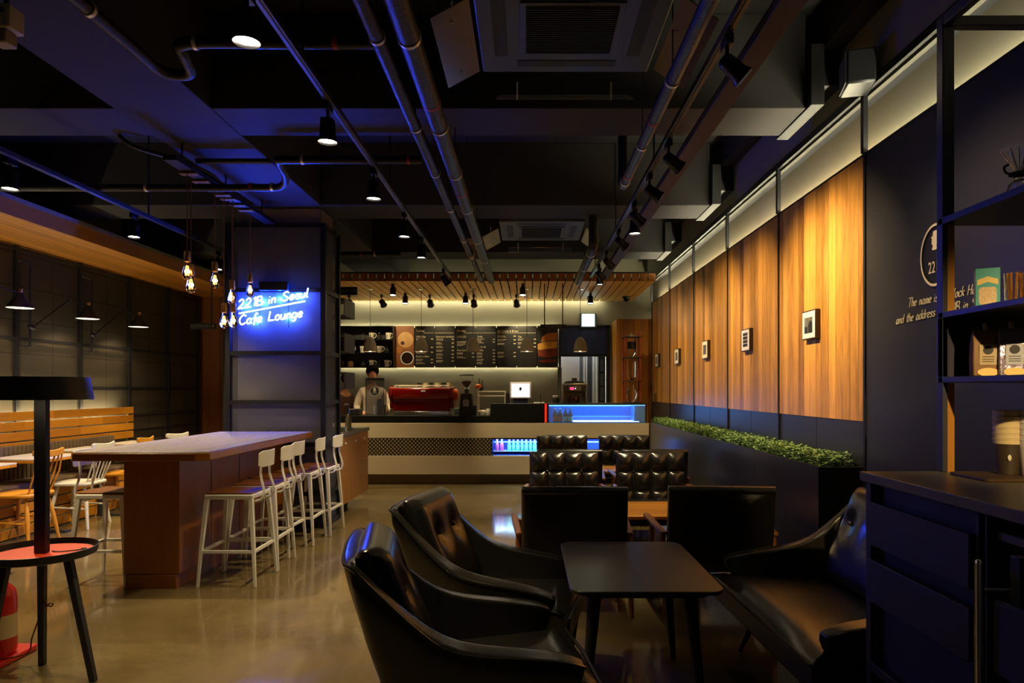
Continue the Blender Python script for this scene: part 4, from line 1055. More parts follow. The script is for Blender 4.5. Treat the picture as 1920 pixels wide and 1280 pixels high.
MB().box(xb, X(1022, YF), YF+.01, 10.7, .915, 1.20).build('black_upstand', M_wtop, ct, bevel=.003)
# under counter bottle cooler
M_bluein = mat('cooler_lining', srgb(40,80,190), .4)
M_bluelt = mat('cooler_tube', (1,1,1), .5, emit=(.10,.5,1), es=1.8)
cool = thing('bottle_cooler', 'blue lit open bottle cooler set low in the counter front', 'cooler', (.5, 10.3, zc0))
MB().box(cx0, cx1, 10.48, 10.5, zc0, zc1).box(cx0, cx1, YF+.02, 10.5, zc0, zc0+.012).box(cx0, cx1, YF+.03, 10.5, zc1-.02, zc1).box(cx0, cx0+.012, YF+.03, 10.5, zc0, zc1).box(cx1-.012, cx1, YF+.03, 10.5, zc0, zc1).build('lining', M_bluein, cool, bevel=0)
MB().box(cx0+.02, cx1-.02, YF+.06, 10.47, zc0+.055, zc0+.063).build('shelf', mat('cooler_shelf', srgb(170,190,220), .3), cool, bevel=0)
MB().box(cx0+.02, cx1-.02, 10.465, 10.479, .60, .615).build('light_tube', M_bluelt, cool, bevel=0)
MB().box(cx0-.004, cx0+.014, YF-.004, YF+.02, zc0, zc1).box(cx0, cx1, YF-.004, YF+.02, zc1-.018, zc1).build('frame', M_black, cool, bevel=0)
light('AREA', 'cooler_light', ((cx0+cx1)/2, 10.17, zc1-.025), 9, (.45,.72,1), cool, sx=1.9, sy=.1, rot=(0,0,0))
def bottle(name, label, cat, x, y, z, h, r, m, capm, labm=None, group=None, labz=(.15,.5)):
    t = thing(name, label, cat, (x, y, z), group=group)
    b = MB().lathe([(0, 0), (r, 0), (r, h*.52), (r*.85, h*.62), (r*.4, h*.78), (r*.36, h*.93), (0, h*.93)], (x, y, z), 14, cap=False).build('glass', m, t)
    MB().lathe([(r*.42, h*.92), (r*.42, h), (0, h)], (x, y, z), 12, cap=False).build('cap', capm, t)
    if labm: MB().lathe([(r*1.02, h*labz[0]), (r*1.02, h*labz[1])], (x, y, z), 14, cap=False).build('label', labm, t)
    return t
M_pink = mat('pink_soda', srgb(190,90,150), .2); M_greenb = mat('green_bottle', srgb(70,200,140), .15); M_wcap = mat('white_cap', srgb(230,235,235), .4)
M_bl = mat('blue_label', srgb(120,190,225), .5, noise=.4, nscale=25); M_cola = mat('cola_bottle', (.03,.008,.012), .12); M_redl = mat('red_label', srgb(130,25,40), .4); M_teall = mat('teal_label', srgb(90,150,150), .4)
M_brc = mat('brown_cap', srgb(150,100,80), .4)
zs = zc0+.064
for i, px in enumerate((932, 941)):
    bottle('drink_bottle', 'pink soda bottle in the counter cooler, '+('left', 'right')[i]+' one of two', 'bottle', X(px, 10.22), 10.22, zs, .17, .028, M_pink, M_wcap, None, 'pink bottles in the cooler')
for i in range(10):
    px = 955+i*6.9*1.15
    bottle('drink_bottle', 'green water bottle with blue label in the counter cooler, number %s from the left' % ('one two three four five six seven eight nine ten'.split()[i]), 'bottle', X(px, 10.22), 10.22+.03*(i % 2), zs, .165, .027, M_greenb, M_wcap, M_bl, 'green bottles in the cooler')
# chilled display case on the counter
M_cblue = mat('display_case_lining', srgb(26,112,200), .35)
x0, x1 = X(1029, YF), X(1210, YF)
dc = thing('display_case', 'blue lit chilled glass display case on the counter', 'display case', ((x0+x1)/2, 10.3, .914))
MB().box(x0-.03, x1+.02, YF+.01, 10.6, 1.18, 1.205).box(x1-.0, x1+.02, YF+.01, 10.6, .914, 1.18).box(x0-.03, x0, YF+.01, 10.6, .914, 1.18).build('frame', M_black, dc, bevel=.002)
MB().box(x0-.06, x0-.031, YF+.0, YF+.03, .925, 1.2).build('red_edge', mat('red_light_edge', srgb(200,20,10), .4, emit=(1,.04,.01), es=.35), dc, bevel=0)
MB().box(x0, x1, 10.55, 10.57, .93, 1.18).box(x1-.16, x1, YF+.03, 10.55, .925, 1.18).build('lining', M_cblue, dc, bevel=0)
mb = MB()
for i in range(4): mb.box(x0+.38+i*.245, x0+.60+i*.245, YF+.03, 10.5, .93, .945)
MB().box(x0, x1, YF+.02, 10.56, .9142, .928).build('base', M_cblue, dc, bevel=0)
for i in range(4): MB().box(x0+.37+i*.245, x0+.605+i*.245, YF+.025, 10.5, .93, .938).build('light_panel', mat('light_panel', (1,1,1), .5, emit=(.55,.75,1), es=1.6), dc, bevel=0)
MB().box(x0+.35, x1-.17, 10.3, 10.53, 1.0, 1.008).build('shelf', mat('glass_shelf', srgb(120,180,240), .2), dc, bevel=0)
MB().box(x0+.02, x1-.16, 10.53, 10.548, 1.155, 1.165).build('light_tube', M_bluelt, dc, bevel=0)
MB().box(x0, x1, YF+.012, YF+.016, .928, 1.18).build('front_pane', mat('case_glass', (.6,.8,1), .03, alpha=.12), dc, bevel=0)
MB().box(x0-.02, x1+.02, YF+.012, YF+.02, 1.175, 1.1795).build('edge_glow', mat('edge_glow', (1,1,1), .4, emit=(.08,.45,1), es=1.2), dc, bevel=0)
light('AREA', 'case_light', ((x0+x1)/2, 10.33, 1.172), 2.2, (.02,.5,1), dc, sx=1.2, sy=.25, rot=(0,0,0))
light('AREA', 'case_light', ((x0+x1)/2, YF+.06, 1.15), 2.0, (.02,.3,1), dc, sx=1.3, sy=.1, target=((x0+x1)/2, YF-1, .9))
for i, px in enumerate((1041, 1050, 1060, 1069)):
    bottle('cola_bottle' if i < 2 else 'juice_bottle', ('dark bottle with red label, leftmost in the display case', 'dark bottle with red label, second in the display case', 'dark bottle with pale green label, third in the display case', 'dark bottle with pale green label, fourth in the display case')[i], 'bottle', X(px, 10.2), 10.17, .929, .205, .036, M_cola, M_wcap if i < 2 else M_brc, M_redl if i < 2 else M_teall, 'dark bottles in the display case', (.05,.4))

# espresso machine
M_bst = mat('bright_steel', (.85,.8,.66), .35, .5)
M_esred = mat('enamel_red', srgb(118,9,3), .22, coat=.4)
M_orr = mat('orange_side', srgb(215,90,20), .3)
Ye = 10.35; x0, x1 = X(733, Ye), X(848, Ye)
em = thing('espresso_machine', 'large glossy red espresso machine on the black worktop', 'espresso machine', ((x0+x1)/2, Ye, 1.021))
def zz(p): return Z(p, Ye)
prof = [(0, zz(770)), (.01, zz(751)), (-.05, zz(748)), (-.07, zz(738)), (-.04, zz(728)), (0, zz(727))]
n = len(prof)
body = [(x0+.05, -.0), (x1-.05, 0)]
mb = MB(); vs = []
for x in (x0+.03, x1-.03):
    for dy, z in prof: vs.append((x, Ye+dy, z))
    vs.append((x, Ye+.42, prof[-1][1])); vs.append((x, Ye+.42, prof[0][1]))
m_ = n+2; mb.add(vs, [(k, (k+1) % m_, m_+(k+1) % m_, m_+k) for k in range(m_)] + [tuple(range(m_)), tuple(range(2*m_-1, m_-1, -1))])
mb.build('body', M_esred, em, bevel=.012, seg=3)
for sx, xx in ((-1, x0+.03), (1, x1-.03)):
    pr = [(-.0, zz(765)), (.0, zz(752)), (-.085, zz(744)), (-.095, zz(736)), (-.06, zz(726)), (.0, zz(724)), (.35, zz(724)), (.38, zz(740)), (.35, zz(765))]
    MB().prism(pr, 0, .05, Matrix(((0,0,sx,xx-(.0)),(1,0,0,Ye),(0,1,0,0),(0,0,0,1)))).build('side_cheek', M_esred, em, bevel=.014, seg=3)
MB().ball((x1+.04, Ye+.15, zz(740)), .085, 14, (.55, .9, 1.1)).build('side_panel', M_orr, em)
MB().ball((x0-.05, Ye+.2, zz(740)), .07, 12, (.45, .9, 1.0)).build('side_panel', M_orr, em)
MB().box(x0+.05, x1-.05, Ye-.02, Ye+.4, zz(778)+.002, zz(771)).build('drip_tray', M_chrome, em, bevel=.004)
for x in (x0+.07, x1-.07): MB().tube([(x, Ye+.05, 1.021), (x, Ye+.05, zz(770))], .022, 10).build('foot', M_blackm, em)
MB().box(x0+.03, x1-.04, Ye-.0, Ye+.4, zz(727), zz(725.5)).build('top_plate', M_bst, em, bevel=.002)
mb = MB()
for a, b in (((x0+.05, Ye+.02), (x1-.05, Ye+.02)), ((x0+.05, Ye+.38), (x1-.05, Ye+.38))): mb.tube([(a[0], a[1], zz(722.5)), (b[0], b[1], zz(722.5))], .006, 8)
for x in (x0+.06, (x0+x1)/2, x1-.06):
    for y in (Ye+.02, Ye+.38): mb.tube([(x, y, zz(725.5)), (x, y, zz(721.5))], .005, 6)
mb.build('cup_rail', M_bst, em)
MB().box((x0+x1)/2+.0, (x0+x1)/2+.07, Ye-.072, Ye-.06, zz(734.5), zz(731.5)).build('badge', M_wcap, em, bevel=.003)
text_mesh('La Marzocco', 'maker_script', mat('dim_script', srgb(150,60,30), .4), .05, text_M(x0+.16, Ye-.076, zz(743)), em, W=True)
for i in range(3):
    xc = X(784+i*23, Ye); 
    for q, dx in enumerate((0, .085)):
        o = MB().lathe([(0, 0), (.03, 0), (.038, .065), (.034, .065), (.027, .006), (0, .006)], (xc+dx, Ye+.12+.02*q, zz(725.4)+.001), 14, cap=False).build('cup', M_blackm if q == 0 else mat('cream_cup', srgb(205,195,165), .35))
        tag(o, ('black', 'cream')[q]+' cup on top of the red espresso machine, '+('left', 'middle', 'right')[i]+' of three', 'cup', 'cups on the espresso machine')
# grinder
Yg = 10.35; xg = X(875, Yg)
g = thing('coffee_grinder', 'tall dark coffee grinder with clear bean hopper on the counter', 'coffee grinder', (xg, Yg, 1.021))
MB().prism([(-.112, 0), (.112, 0), (.085, .33), (-.085, .33)], -.09, .09, Matrix.Translation((xg, Yg, 1.021)) @ Matrix.Rotation(PI/2, 4, 'X')).build('body', mat('grinder_body', srgb(46,40,36), .35, .3), g, bevel=.01)
MB().tube([(xg, Yg, 1.35), (xg, Yg, 1.42)], [.045, .03], 14).build('neck', M_blackm, g)
MB().lathe([(.03, 1.42), (.05, 1.46), (.095, 1.53), (.10, 1.62), (.095, 1.62), (.09, 1.53), (.046, 1.465), (.03, 1.43)], (xg, Yg, 0), 24, cap=False).build('hopper', M_glass, g)
MB().lathe([(0, 1.44), (.04, 1.465), (.085, 1.53), (0, 1.55)], (xg, Yg, 0), 20, cap=False).build('beans', mat('coffee_beans', srgb(78,36,16), .5, noise=.5, nscale=90), g)
MB().lathe([(0, 1.645), (.06, 1.642), (.108, 1.632), (.108, 1.621), (0, 1.621)], (xg, Yg, 0), 24, cap=False).build('lid', M_blackm, g)
MB().lathe([(.0, -.002), (.042, 0), (.048, .006)], (xg, Yg-.098, 1.22), 20, Matrix.Rotation(PI/2, 4, 'X'), cap=False).build('logo_disc', mat('grey_disc', srgb(120,116,110), .4), g)
MB().box(xg-.04, xg+.04, Yg-.15, Yg-.095, 1.16, 1.18).build('portafilter_fork', M_chrome, g, bevel=.003)
# acrylic screen with round sticker
xa0, xa1 = X(686, 10.3), X(720, 10.3)
s = thing('dark_acrylic_screen', 'tall smoky acrylic screen with round head profile sticker on the counter', 'screen', ((xa0+xa1)/2, 10.3, 1.021))
MB().box(xa0, xa1, 10.30, 10.31, 1.021, Z(709, 10.3)).box(xa1-.01, xa1, 10.31, 10.5, 1.021, Z(709, 10.3)).build('panel', mat('smoky_acrylic', (.05,.05,.065), .08, alpha=.55), s, bevel=0)
MB().box(xa0-.005, xa1+.005, 10.295, 10.315, Z(712, 10.3), Z(708.5, 10.3)).box(xa0-.006, xa0, 10.295, 10.315, 1.021, Z(709, 10.3)).build('frame', M_black, s, bevel=0)
xc, zc = X(702.5, 10.3), Z(733, 10.3)
RX = Matrix.Rotation(PI/2, 4, 'X')
MB().lathe([(0, .002), (.068, .002), (.068, 0)], (xc, 10.298, zc), 28, RX, cap=False).build('sticker', M_blackm, s)
MB().lathe([(.066, .003), (.07, .003)], (xc, 10.297, zc), 28, RX, cap=False).build('sticker_ring', mat('pale_print', srgb(190,185,170), .5), s)
MB().prism([(-.012, -.01), (-.02, .02), (-.018, .045), (0, .055), (.016, .045), (.02, .025), (.018, .012), (.012, .008), (.02, -.01)], 0, .003, Matrix.Translation((xc, 10.294, zc)) @ RX).build('head_profile', MATS['pale_print'], s, bevel=0)
text_mesh('221B', 'sticker_text', MATS['pale_print'], .03, text_M(xc, 10.293, zc-.035), s, W=True, align='CENTER')
# milk jug, kettle and bits
def jar(name, label, cat, x, y, z, r, h, m, group=None, lid=None):
    t = thing(name, label, cat, (x, y, z), group=group)
    MB().lathe([(0, 0), (r*.9, 0), (r, h*.1), (r, h*.8), (r*.8, h*.92), (r*.8, h), (r*.7, h), (0, h*.98)], (x, y, z), 16, cap=False).build('vessel', m, t)
    if lid: MB().lathe([(0, h*1.0), (r*.85, h*1.0), (r*.85, h*1.1), (0, h*1.12)], (x, y, z), 16, cap=False).build('lid', lid, t)
    return t
jar('steel_jug', 'shiny steel jug left of the red espresso machine', 'jug', X(724, 10.35), 10.35, 1.021, .032, .16, M_chrome)
jar('white_bottle', 'pale plastic bottle behind the smoky acrylic screen', 'bottle', X(704, 10.5), 10.5, 1.021, .03, .16, M_wcap)
jar('dark_canister', 'dark canister behind the smoky acrylic screen', 'canister', X(712, 10.6), 10.6, 1.021, .05, .22, M_dark, lid=M_chrome)
o = MB().box(X(656, 10.35), X(676, 10.35), 10.25, 10.5, 1.021, 1.12).build('tablet_till', M_black, bevel=.01); tag(o, 'black boxy device on the worktop before the barista', 'device')
t = thing('napkin_stack', 'stack of pale folded cloths beside the grinder', 'cloths', (X(853, 10.4), 10.4, 1.021))
for i in range(5): MB().box(X(852, 10.4), X(861, 10.4)-.01*(i % 2), 10.33, 10.48, 1.021+i*.022, 1.04+i*.022).build('folded_cloth', mat('pale_cloth', srgb(160,170,165), .8), t, bevel=.006)
o = MB().box(X(888, 10.3), X(893.5, 10.3), 10.28, 10.33, 1.021, 1.17).build('small_card_holder', M_black, bevel=.004); tag(o, 'small black card holder right of the grinder', 'holder')
# sandwich press / pastry tray stack
t = thing('glass_display_rack', 'low chrome and glass rack on the worktop right of the grinder', 'rack', (X(922, 10.6), 10.6, 1.021))
xr0, xr1 = X(897, 10.6), X(947, 10.6)
mb = MB()
for x in (xr0, xr1):
    for y in (10.5, 10.75): mb.tube([(x, y, 1.021), (x, y, 1.39)], .008, 8)
mb.build('post', M_bst, t)
for z in (1.06, 1.30, 1.37):
    MB().box(xr0-.01, xr1+.01, 10.49, 10.76, z, z+.018).build('shelf', M_bst, t, bevel=.003)
MB().box(xr0, xr1, 10.495, 10.5, 1.08, 1.30).build('pane', M_glass, t, bevel=0)
jar('steel_pot', 'small shiny pot under the chrome rack', 'pot', X(905, 10.35), 10.35, 1.021, .045, .08, M_bst)
jar('steel_canister', 'shiny steel canister before the chrome rack', 'canister', X(915, 10.3), 10.32, 1.021, .04, .10, M_bst)
t = thing('utensil_cup', 'cup of dark utensils with an orange cloth on the rack', 'utensils', (X(903, 10.6), 10.6, 1.389))
MB().lathe([(0, 0), (.035, 0), (.04, .06), (0, .06)], (X(903, 10.6), 10.6, 1.389), 12, cap=False).build('cup', M_blackm, t)
MB().tube([(X(898, 10.6), 10.6, 1.44), (X(898.5, 10.6), 10.6, 1.58)], .008, 6).tube([(X(904, 10.6), 10.6, 1.44), (X(904, 10.6), 10.6, 1.56)], .008, 6).build('utensil', M_blackm, t)
MB().ball((X(897, 10.57), 10.57, 1.46), .04, 10, (1.3, .8, .9)).build('orange_cloth', M_orr, t)
# till screen
Yt = 10.4; x0, x1 = X(956, Yt), X(996, Yt)
t = thing('till_screen', 'white framed customer screen with a small dark head figure on the counter', 'screen', ((x0+x1)/2, Yt, 1.201))
MB().box(x0, x1, Yt, Yt+.03, Z(747, Yt), Z(716, Yt)).build('bezel', mat('silver_bezel', srgb(200,195,200), .4), t, bevel=.012)
MB().box(x0+.025, x1-.025, Yt-.002, Yt, Z(744, Yt), Z(719, Yt)).build('display', mat('lit_display', (1,1,1), .5, emit=(.88,.86,1), es=1.0), t, bevel=0)
MB().prism([(-.01, -.03), (-.022, -.005), (-.02, .02), (0, .032), (.018, .02), (.022, 0), (.014, -.01), (.006, -.03)], 0, .002, Matrix.Translation(((x0+x1)/2, Yt-.004, Z(729, Yt))) @ RX).build('head_figure', mat('navy_print', (.02,.02,.12), .5), t, bevel=0)
for x in (x0+.02, x1-.02): MB().box(x-.006, x+.006, Yt+.005, Yt+.025, 1.201, Z(746, Yt)).build('stand_leg', M_chrome, t, bevel=0)
MB().box(x0+.05, x1-.05, Yt+.04, Yt+.2, 1.201, 1.31).build('till_base', mat('navy_base', (.012,.012,.05), .4), t, bevel=.006)
o = MB().box(X(948, Yt), X(955, Yt), Yt+.02, Yt+.12, 1.201, 1.36).build('card_reader', M_black, bevel=.006); tag(o, 'black card reader left of the customer screen', 'card reader')
o = MB().lathe([(0,0),(.006,0),(.006,.14),(0,.145)], (X(1014, Yt), Yt, 1.202), 8, cap=False).build('pen', M_blackm); tag(o, 'thin dark pen standing right of the customer screen', 'pen')
o = MB().box(X(1001, Yt), X(1021, Yt), Yt, Yt+.12, 1.201, 1.215).build('receipt_tray', M_wcap, bevel=.003); tag(o, 'pale flat tray right of the customer screen', 'tray')
# drip brewer on the display case
Yb = 10.35; x0, x1 = X(1054, Yb), X(1101, Yb); zb = 1.206
t = thing('coffee_brewer', 'steel batch coffee brewer with red lit display on the display case', 'coffee brewer', ((x0+x1)/2, Yb, zb))
MB().box(x0, x1, Yb, Yb+.2, Z(734, Yb), Z(719, Yb)).box(x0, x0+.025, Yb, Yb+.2, zb, Z(734, Yb)).box(x1-.025, x1, Yb, Yb+.2, zb, Z(734, Yb)).box(x0, x1, Yb+.17, Yb+.2, zb, Z(734, Yb)).build('body', mat('brushed_steel', srgb(150,140,125), .35, .9), t, bevel=.006)
MB().box(x0+.02, x1-.02, Yb-.004, Yb, Z(733, Yb), Z(722, Yb)).build('face', M_blackm, t, bevel=0)
MB().box(X(1067, Yb), X(1090, Yb), Yb-.008, Yb-.0045, Z(732, Yb), Z(724, Yb)).build('display_frame', mat('brushed_steel', (0,0,0)), t, bevel=.002)
MB().box(X(1069, Yb), X(1076, Yb), Yb-.011, Yb-.0085, Z(730.5, Yb), Z(726, Yb)).build('red_display', mat('red_display', (1,0,0), .5, emit=(1,.02,.08), es=2.2), t, bevel=0)
MB().ball((X(1079, Yb), Yb-.01, Z(728, Yb)), .006, 8).build('indicator', mat('green_indicator', (0,1,.4), .5, emit=(.3,1,.6), es=4), t)
MB().prism([(-.17, 0), (.17, 0), (.13, .035), (.04, .045), (.035, .09), (-.035, .09), (-.04, .045), (-.13, .035)], -.06, .06, Matrix.Translation(((x0+x1)/2, Yb+.1, Z(719, Yb))) @ RX).build('lid', M_blackm, t, bevel=.004)
MB().lathe([(0, 0), (.075, 0), (.085, .06), (.07, .11), (.05, .12), (0, .12)], ((x0+x1)/2, Yb+.08, zb), 18, cap=False).build('jug', M_cola, t)
o = jar('kettle', 'small black pot left of the coffee brewer', 'pot', X(1042, Yb), Yb, 1.206, .055, .10, M_blackm, lid=M_wcap)
o = MB().box(X(1046, 11.0), X(1053, 11.0), 10.95, 11.1, 0, 1.78).build('dark_post', M_blackm, bevel=.02); tag(o, 'dark upright post behind the counter at the doorway edge', 'post')
# cold drip tower
Yd = 10.4; xt0, xt1 = X(1172, Yd), X(1201, Yd); zb = 1.206
t = thing('cold_drip_tower', 'tall wooden cold drip coffee tower with glass vessels on the display case', 'coffee tower', ((xt0+xt1)/2, Yd+.1, zb))
M_maho = mat('mahogany', srgb(120,45,14), .35, noise=.3, nscale=20, stretch=(1,1,.2))
for x in (xt0, xt1):
    for y in (Yd, Yd+.2): MB().tube([(x, y, zb), (x, y, Z(622, Yd))], .014, 10).build('post', M_maho, t)
for z in (zb+.01, Z(714, Yd), Z(670, Yd), Z(631, Yd)): MB().box(xt0-.02, xt1+.02, Yd-.02, Yd+.22, z-.006, z+.006).build('shelf_ring', M_blackm, t, bevel=.002)
xm = (xt0+xt1)/2
def gl(prof, z, name='glass_vessel'): return MB().lathe(prof, (xm, Yd+.1, z), 20, cap=False).build(name, M_glass, t)
gl([(0, 0), (.03, .0), (.075, .05), (.085, .12), (.05, .19), (.03, .22), (.03, .26)], zb+.02)
gl([(.02, .02), (.06, .06), (.065, .28), (.06, .30)], Z(714, Yd)+.0)
gl([(.015, .0), (.06, .07), (.07, .13), (.07, .30)], Z(670, Yd))
MB().lathe([(0, .14), (.06, .14), (.06, .24), (0, .25)], (xm, Yd+.1, Z(670, Yd)), 16, cap=False).build('valve', M_dark, t)
MB().lathe([(0, 0), (.075, 0), (.075, .02), (.02, .03), (.015, .05), (0, .05)], (xm, Yd+.1, Z(631, Yd)+.007), 18, cap=False).build('lid', mat('brushed_steel', (0,0,0)), t)
for k in range(7):
    pass

# ---- back wall: menu, cup shelf, exit sign
Yw = 11.97
M_menu = mat('menu_panel_black', (.022,.022,.022), .32, noise=.1)
M_txt = mat('menu_text', srgb(235,225,190), .6)
mt_ = thing('menu_board', 'long black menu board of six lettered panels on the back wall', 'menu board', (.0, 11.9, 1.8))
edges = [778, 815, 854, 892, 931, 969, 1007]
zt, zbm = Z(611, 11.9), Z(689, 11.9)
for a, b in zip(edges, edges[1:]):
    MB().box(X(a, 11.9)+.004, X(b, 11.9)-.004, 11.88, 11.90, zbm, zt).build('menu_panel', M_menu, mt_, bevel=.002)
MB().box(X(741, 11.9), X(1046, 11.9), 11.90, 11.95, zbm+.03, zt-.03).build('backing', M_blackm, mt_, bevel=0)
def mtext(s, px, py, h, font=None):
    text_mesh(s, 'menu_heading', M_txt, h*Yw/FPX*1.45, text_M(X(px, 11.88), 11.879, Z(py, 11.88)), mt_, W=True)
mtext('Coffee', 780, 622, 4); mtext('Drinks', 857, 622, 4); mtext('Ice Cream & Bread', 933, 622, 3.4)
mtext('Espresso variation', 817.5, 632.5, 3.2); mtext('Dutch coffee', 780, 669.5, 3.2); mtext('Soda', 895, 632.5, 3.4); mtext('Fruit Juice', 857, 658, 3.2)
mtext('Tea', 971, 632.5, 3.2); mtext('& ade', 901, 651.5, 3.0); mtext('커피 메뉴', 780, 633, 3.2); mtext('스무디즈', 857, 633, 3.2)
mb = MB()
for a, b in ((794, 813), (815, 851), (870, 929), (933, 1004)): mb.box(X(a, 11.88), X(b, 11.88), 11.876, 11.879, Z(624, 11.88)-.002, Z(624, 11.88)+.003)
mb.build('heading_rule', M_txt, mt_, bevel=0)
R = random.Random(5); mb = MB()
def lines(px, ys, w, price):
    for y in ys:
        for dy, hh in ((0, .95), (2.3, .7)):
            x = px; end = px+w*R.uniform(.6, 1)
            while x < end:
                l = R.uniform(.9, 2.6); mb.box(X(x, 11.88), X(min(x+l, end), 11.88), 11.877, 11.879, Z(y+dy+hh, 11.88), Z(y+dy, 11.88)); x += l+.45
        if price:
            for q in (0, 2.4): mb.box(X(price+q, 11.88), X(price+q+1.5, 11.88), 11.877, 11.879, Z(y+1.9, 11.88), Z(y, 11.88))
lines(780, (634.5, 650, 659, 673, 679), 18, 808)
lines(818, (635, 642, 649, 656, 663, 669, 675.5), 14, 847)
lines(857, (640, 645, 661, 668), 18, 885)
lines(894, (635, 640, 655, 661, 667, 673, 679), 14, 924)
lines(933, (629, 636, 643, 660, 667), 17, 963)
lines(971, (635, 642, 649), 11, 1001)
mb.build('menu_small_print', M_txt, mt_, bevel=0, smooth=False)['kind'] = 'stuff'
# food pictures
M_pbg = mat('picture_brown', srgb(150,92,50), .5, noise=.35, nscale=6)
p = thing('menu_picture', 'printed picture of doughnuts over a cup of coffee', 'picture', (X(759, 11.9), 11.9, zbm))
MB().box(X(741, 11.9), X(776.5, 11.9), 11.88, 11.9, zbm, zt).build('print', M_pbg, p, bevel=0)
def disc(px, py, r, m, name, n=28, r0=0, y=11.878, sx=1, ):
    rr_ = r*11.88/FPX; r00 = r0*11.88/FPX
    MB().lathe([(r00, 0), (rr_, 0), (rr_, -.002)], (X(px, 11.88), y, Z(py, 11.88)), n, RX, cap=False).build(name, m, p)
M_dn = mat('doughnut_print', srgb(214,168,108), .6, noise=.35, nscale=10); M_dn2 = mat('doughnut_edge_print', srgb(178,112,48), .6, noise=.3, nscale=12)
disc(760, 639, 15.5, M_dn2, 'doughnut', y=11.8775); disc(760.5, 636.5, 14.5, M_dn, 'doughnut_icing', y=11.876); disc(755, 643, 3.6, mat('dark_print', srgb(70,36,16), .6), 'doughnut_hole', y=11.874)
disc(748, 656, 6.5, M_dn2, 'doughnut', y=11.8765)
disc(763.5, 671, 12.6, M_wcap, 'cup_rim', y=11.873, r0=10.8); disc(763.5, 671, 10.9, mat('coffee_print', srgb(44,24,22), .3), 'coffee', y=11.874)
p = thing('menu_picture', 'printed picture of a toasted sandwich on black', 'picture', (X(1027, 11.9), 11.9, zbm))
MB().box(X(1007.5, 11.9), X(1046, 11.9), 11.88, 11.9, zbm, zt).build('print', M_menu, p, bevel=0)
def poly(pts, m, name, y):
    MB().prism([(X(a, 11.88), Z(b, 11.88)) for a, b in pts], 0, .002, Matrix(((1,0,0,0),(0,0,-1,y),(0,1,0,0),(0,0,0,1)))).build(name, m, p, bevel=0)
M_br1 = mat('toast_print', srgb(186,112,36), .6, noise=.4, nscale=14); M_br2 = mat('toast_light_print', srgb(206,150,62), .6, noise=.35, nscale=16); M_br3 = mat('filling_print', srgb(130,50,20), .6, noise=.7, nscale=28)
poly([(1014, 641), (1017, 631), (1026, 625), (1044, 623), (1044.5, 637), (1030, 639)], M_br1, 'toast', 11.8775)
poly([(1008, 645), (1020, 641), (1044.5, 639), (1044.5, 652), (1024, 656), (1008, 655)], M_br2, 'toast', 11.8770)
poly([(1008, 656), (1026, 654), (1044.5, 652), (1044.5, 667), (1030, 671), (1009, 668)], M_br3, 'filling', 11.8765)
poly([(1010, 676), (1028, 673), (1043, 674), (1040, 679), (1018, 680)], M_br3, 'crumbs', 11.8765)
led('led_strip', 'warm light strip behind the top edge of the menu board', -3.3, X(1045, 11.9), 11.955, 11.965, zt-.045, zt-.035, 30)
led('led_strip', 'warm light strip behind the bottom edge of the menu board', -3.3, X(1045, 11.9), 11.955, 11.965, zbm+.035, zbm+.045, 30)
# cup shelf
cs = thing('cup_shelf', 'black three tier wall shelf for cups left of the menu', 'shelf', (X(690, 11.8), 11.8, zbm))
xa, xb_ = -3.3, X(740, 11.8)
MB().box(xa, xb_, 11.93, 11.95, Z(689, 11.8), Z(611, 11.8)).build('back_panel', M_blackm, cs, bevel=0)
zsh = [Z(689, 11.75), Z(662.5, 11.75), Z(637.5, 11.75)]
for z in zsh + [Z(611, 11.75)-.012]: MB().box(xa, xb_, 11.70, 11.93, z-.001, z+.012).build('shelf_board', M_black, cs, bevel=0)
MB().box(xb_-.015, xb_, 11.70, 11.93, zsh[0], Z(611, 11.75)).build('side_board', M_black, cs, bevel=0)
M_mug = mat('white_mug', srgb(235,228,205), .3)
M_gd = mat('dark_glass_server', (.06,.06,.06), .06, alpha=.75)
def mug(px, row, lb):
    x = X(px, 11.8); z = zsh[row]+.0125; t = thing('mug', 'white handled mug '+lb, 'mug', (x, 11.8, z), group='white mugs on the black shelf')
    MB().lathe([(0, 0), (.034, 0), (.048, .118), (.044, .118), (.031, .006), (0, .006)], (x, 11.8, z), 20, cap=False).build('cup_body', M_mug, t)
    MB().tube(smooth_path([(x+.043, 11.79, z+.10), (x+.075, 11.785, z+.10), (x+.083, 11.783, z+.07), (x+.065, 11.785, z+.035), (x+.037, 11.79, z+.025)], 4), .0065, 8).build('handle', M_mug, t)
    MB().prism([(-.006, -.012), (-.01, .01), (0, .02), (.01, .01), (.008, -.012)], 0, .001, Matrix.Translation((x-.008, 11.757, z+.06)) @ RX).build('printed_mark', MATS['grey_disc'], t)
def server(px, row, lb):
    x = X(px, 11.8); z = zsh[row]+.0125; t = thing('coffee_server', 'small dark glass coffee server '+lb, 'server', (x, 11.8, z), group='dark glass servers on the black shelf')
    MB().lathe([(0, 0), (.035, 0), (.042, .03), (.038, .065), (.022, .08), (.03, .09), (0, .092)], (x, 11.8, z), 16, cap=False).build('glass', M_gd, t)
    MB().ball((x, 11.8, z+.105), .01, 8).build('knob', M_chrome, t)
def jar2(px, row, lb, m):
    x = X(px, 11.8); z = zsh[row]+.0125; o = jar('storage_jar', 'round jar of '+lb, 'jar', x, 11.8, z, .05, .10, m, group='jars on the black shelf', lid=M_dark)
mug(697, 2, 'in the top row, left'); mug(728, 2, 'in the top row, right'); server(681, 2, 'top row, left'); server(711, 2, 'top row, right')
mug(658, 1, 'in the middle row, leftmost'); mug(680, 1, 'in the middle row, half behind the dome lamp'); mug(712, 1, 'in the middle row, right of the dome lamp'); server(725, 1, 'at the right end of the middle row')
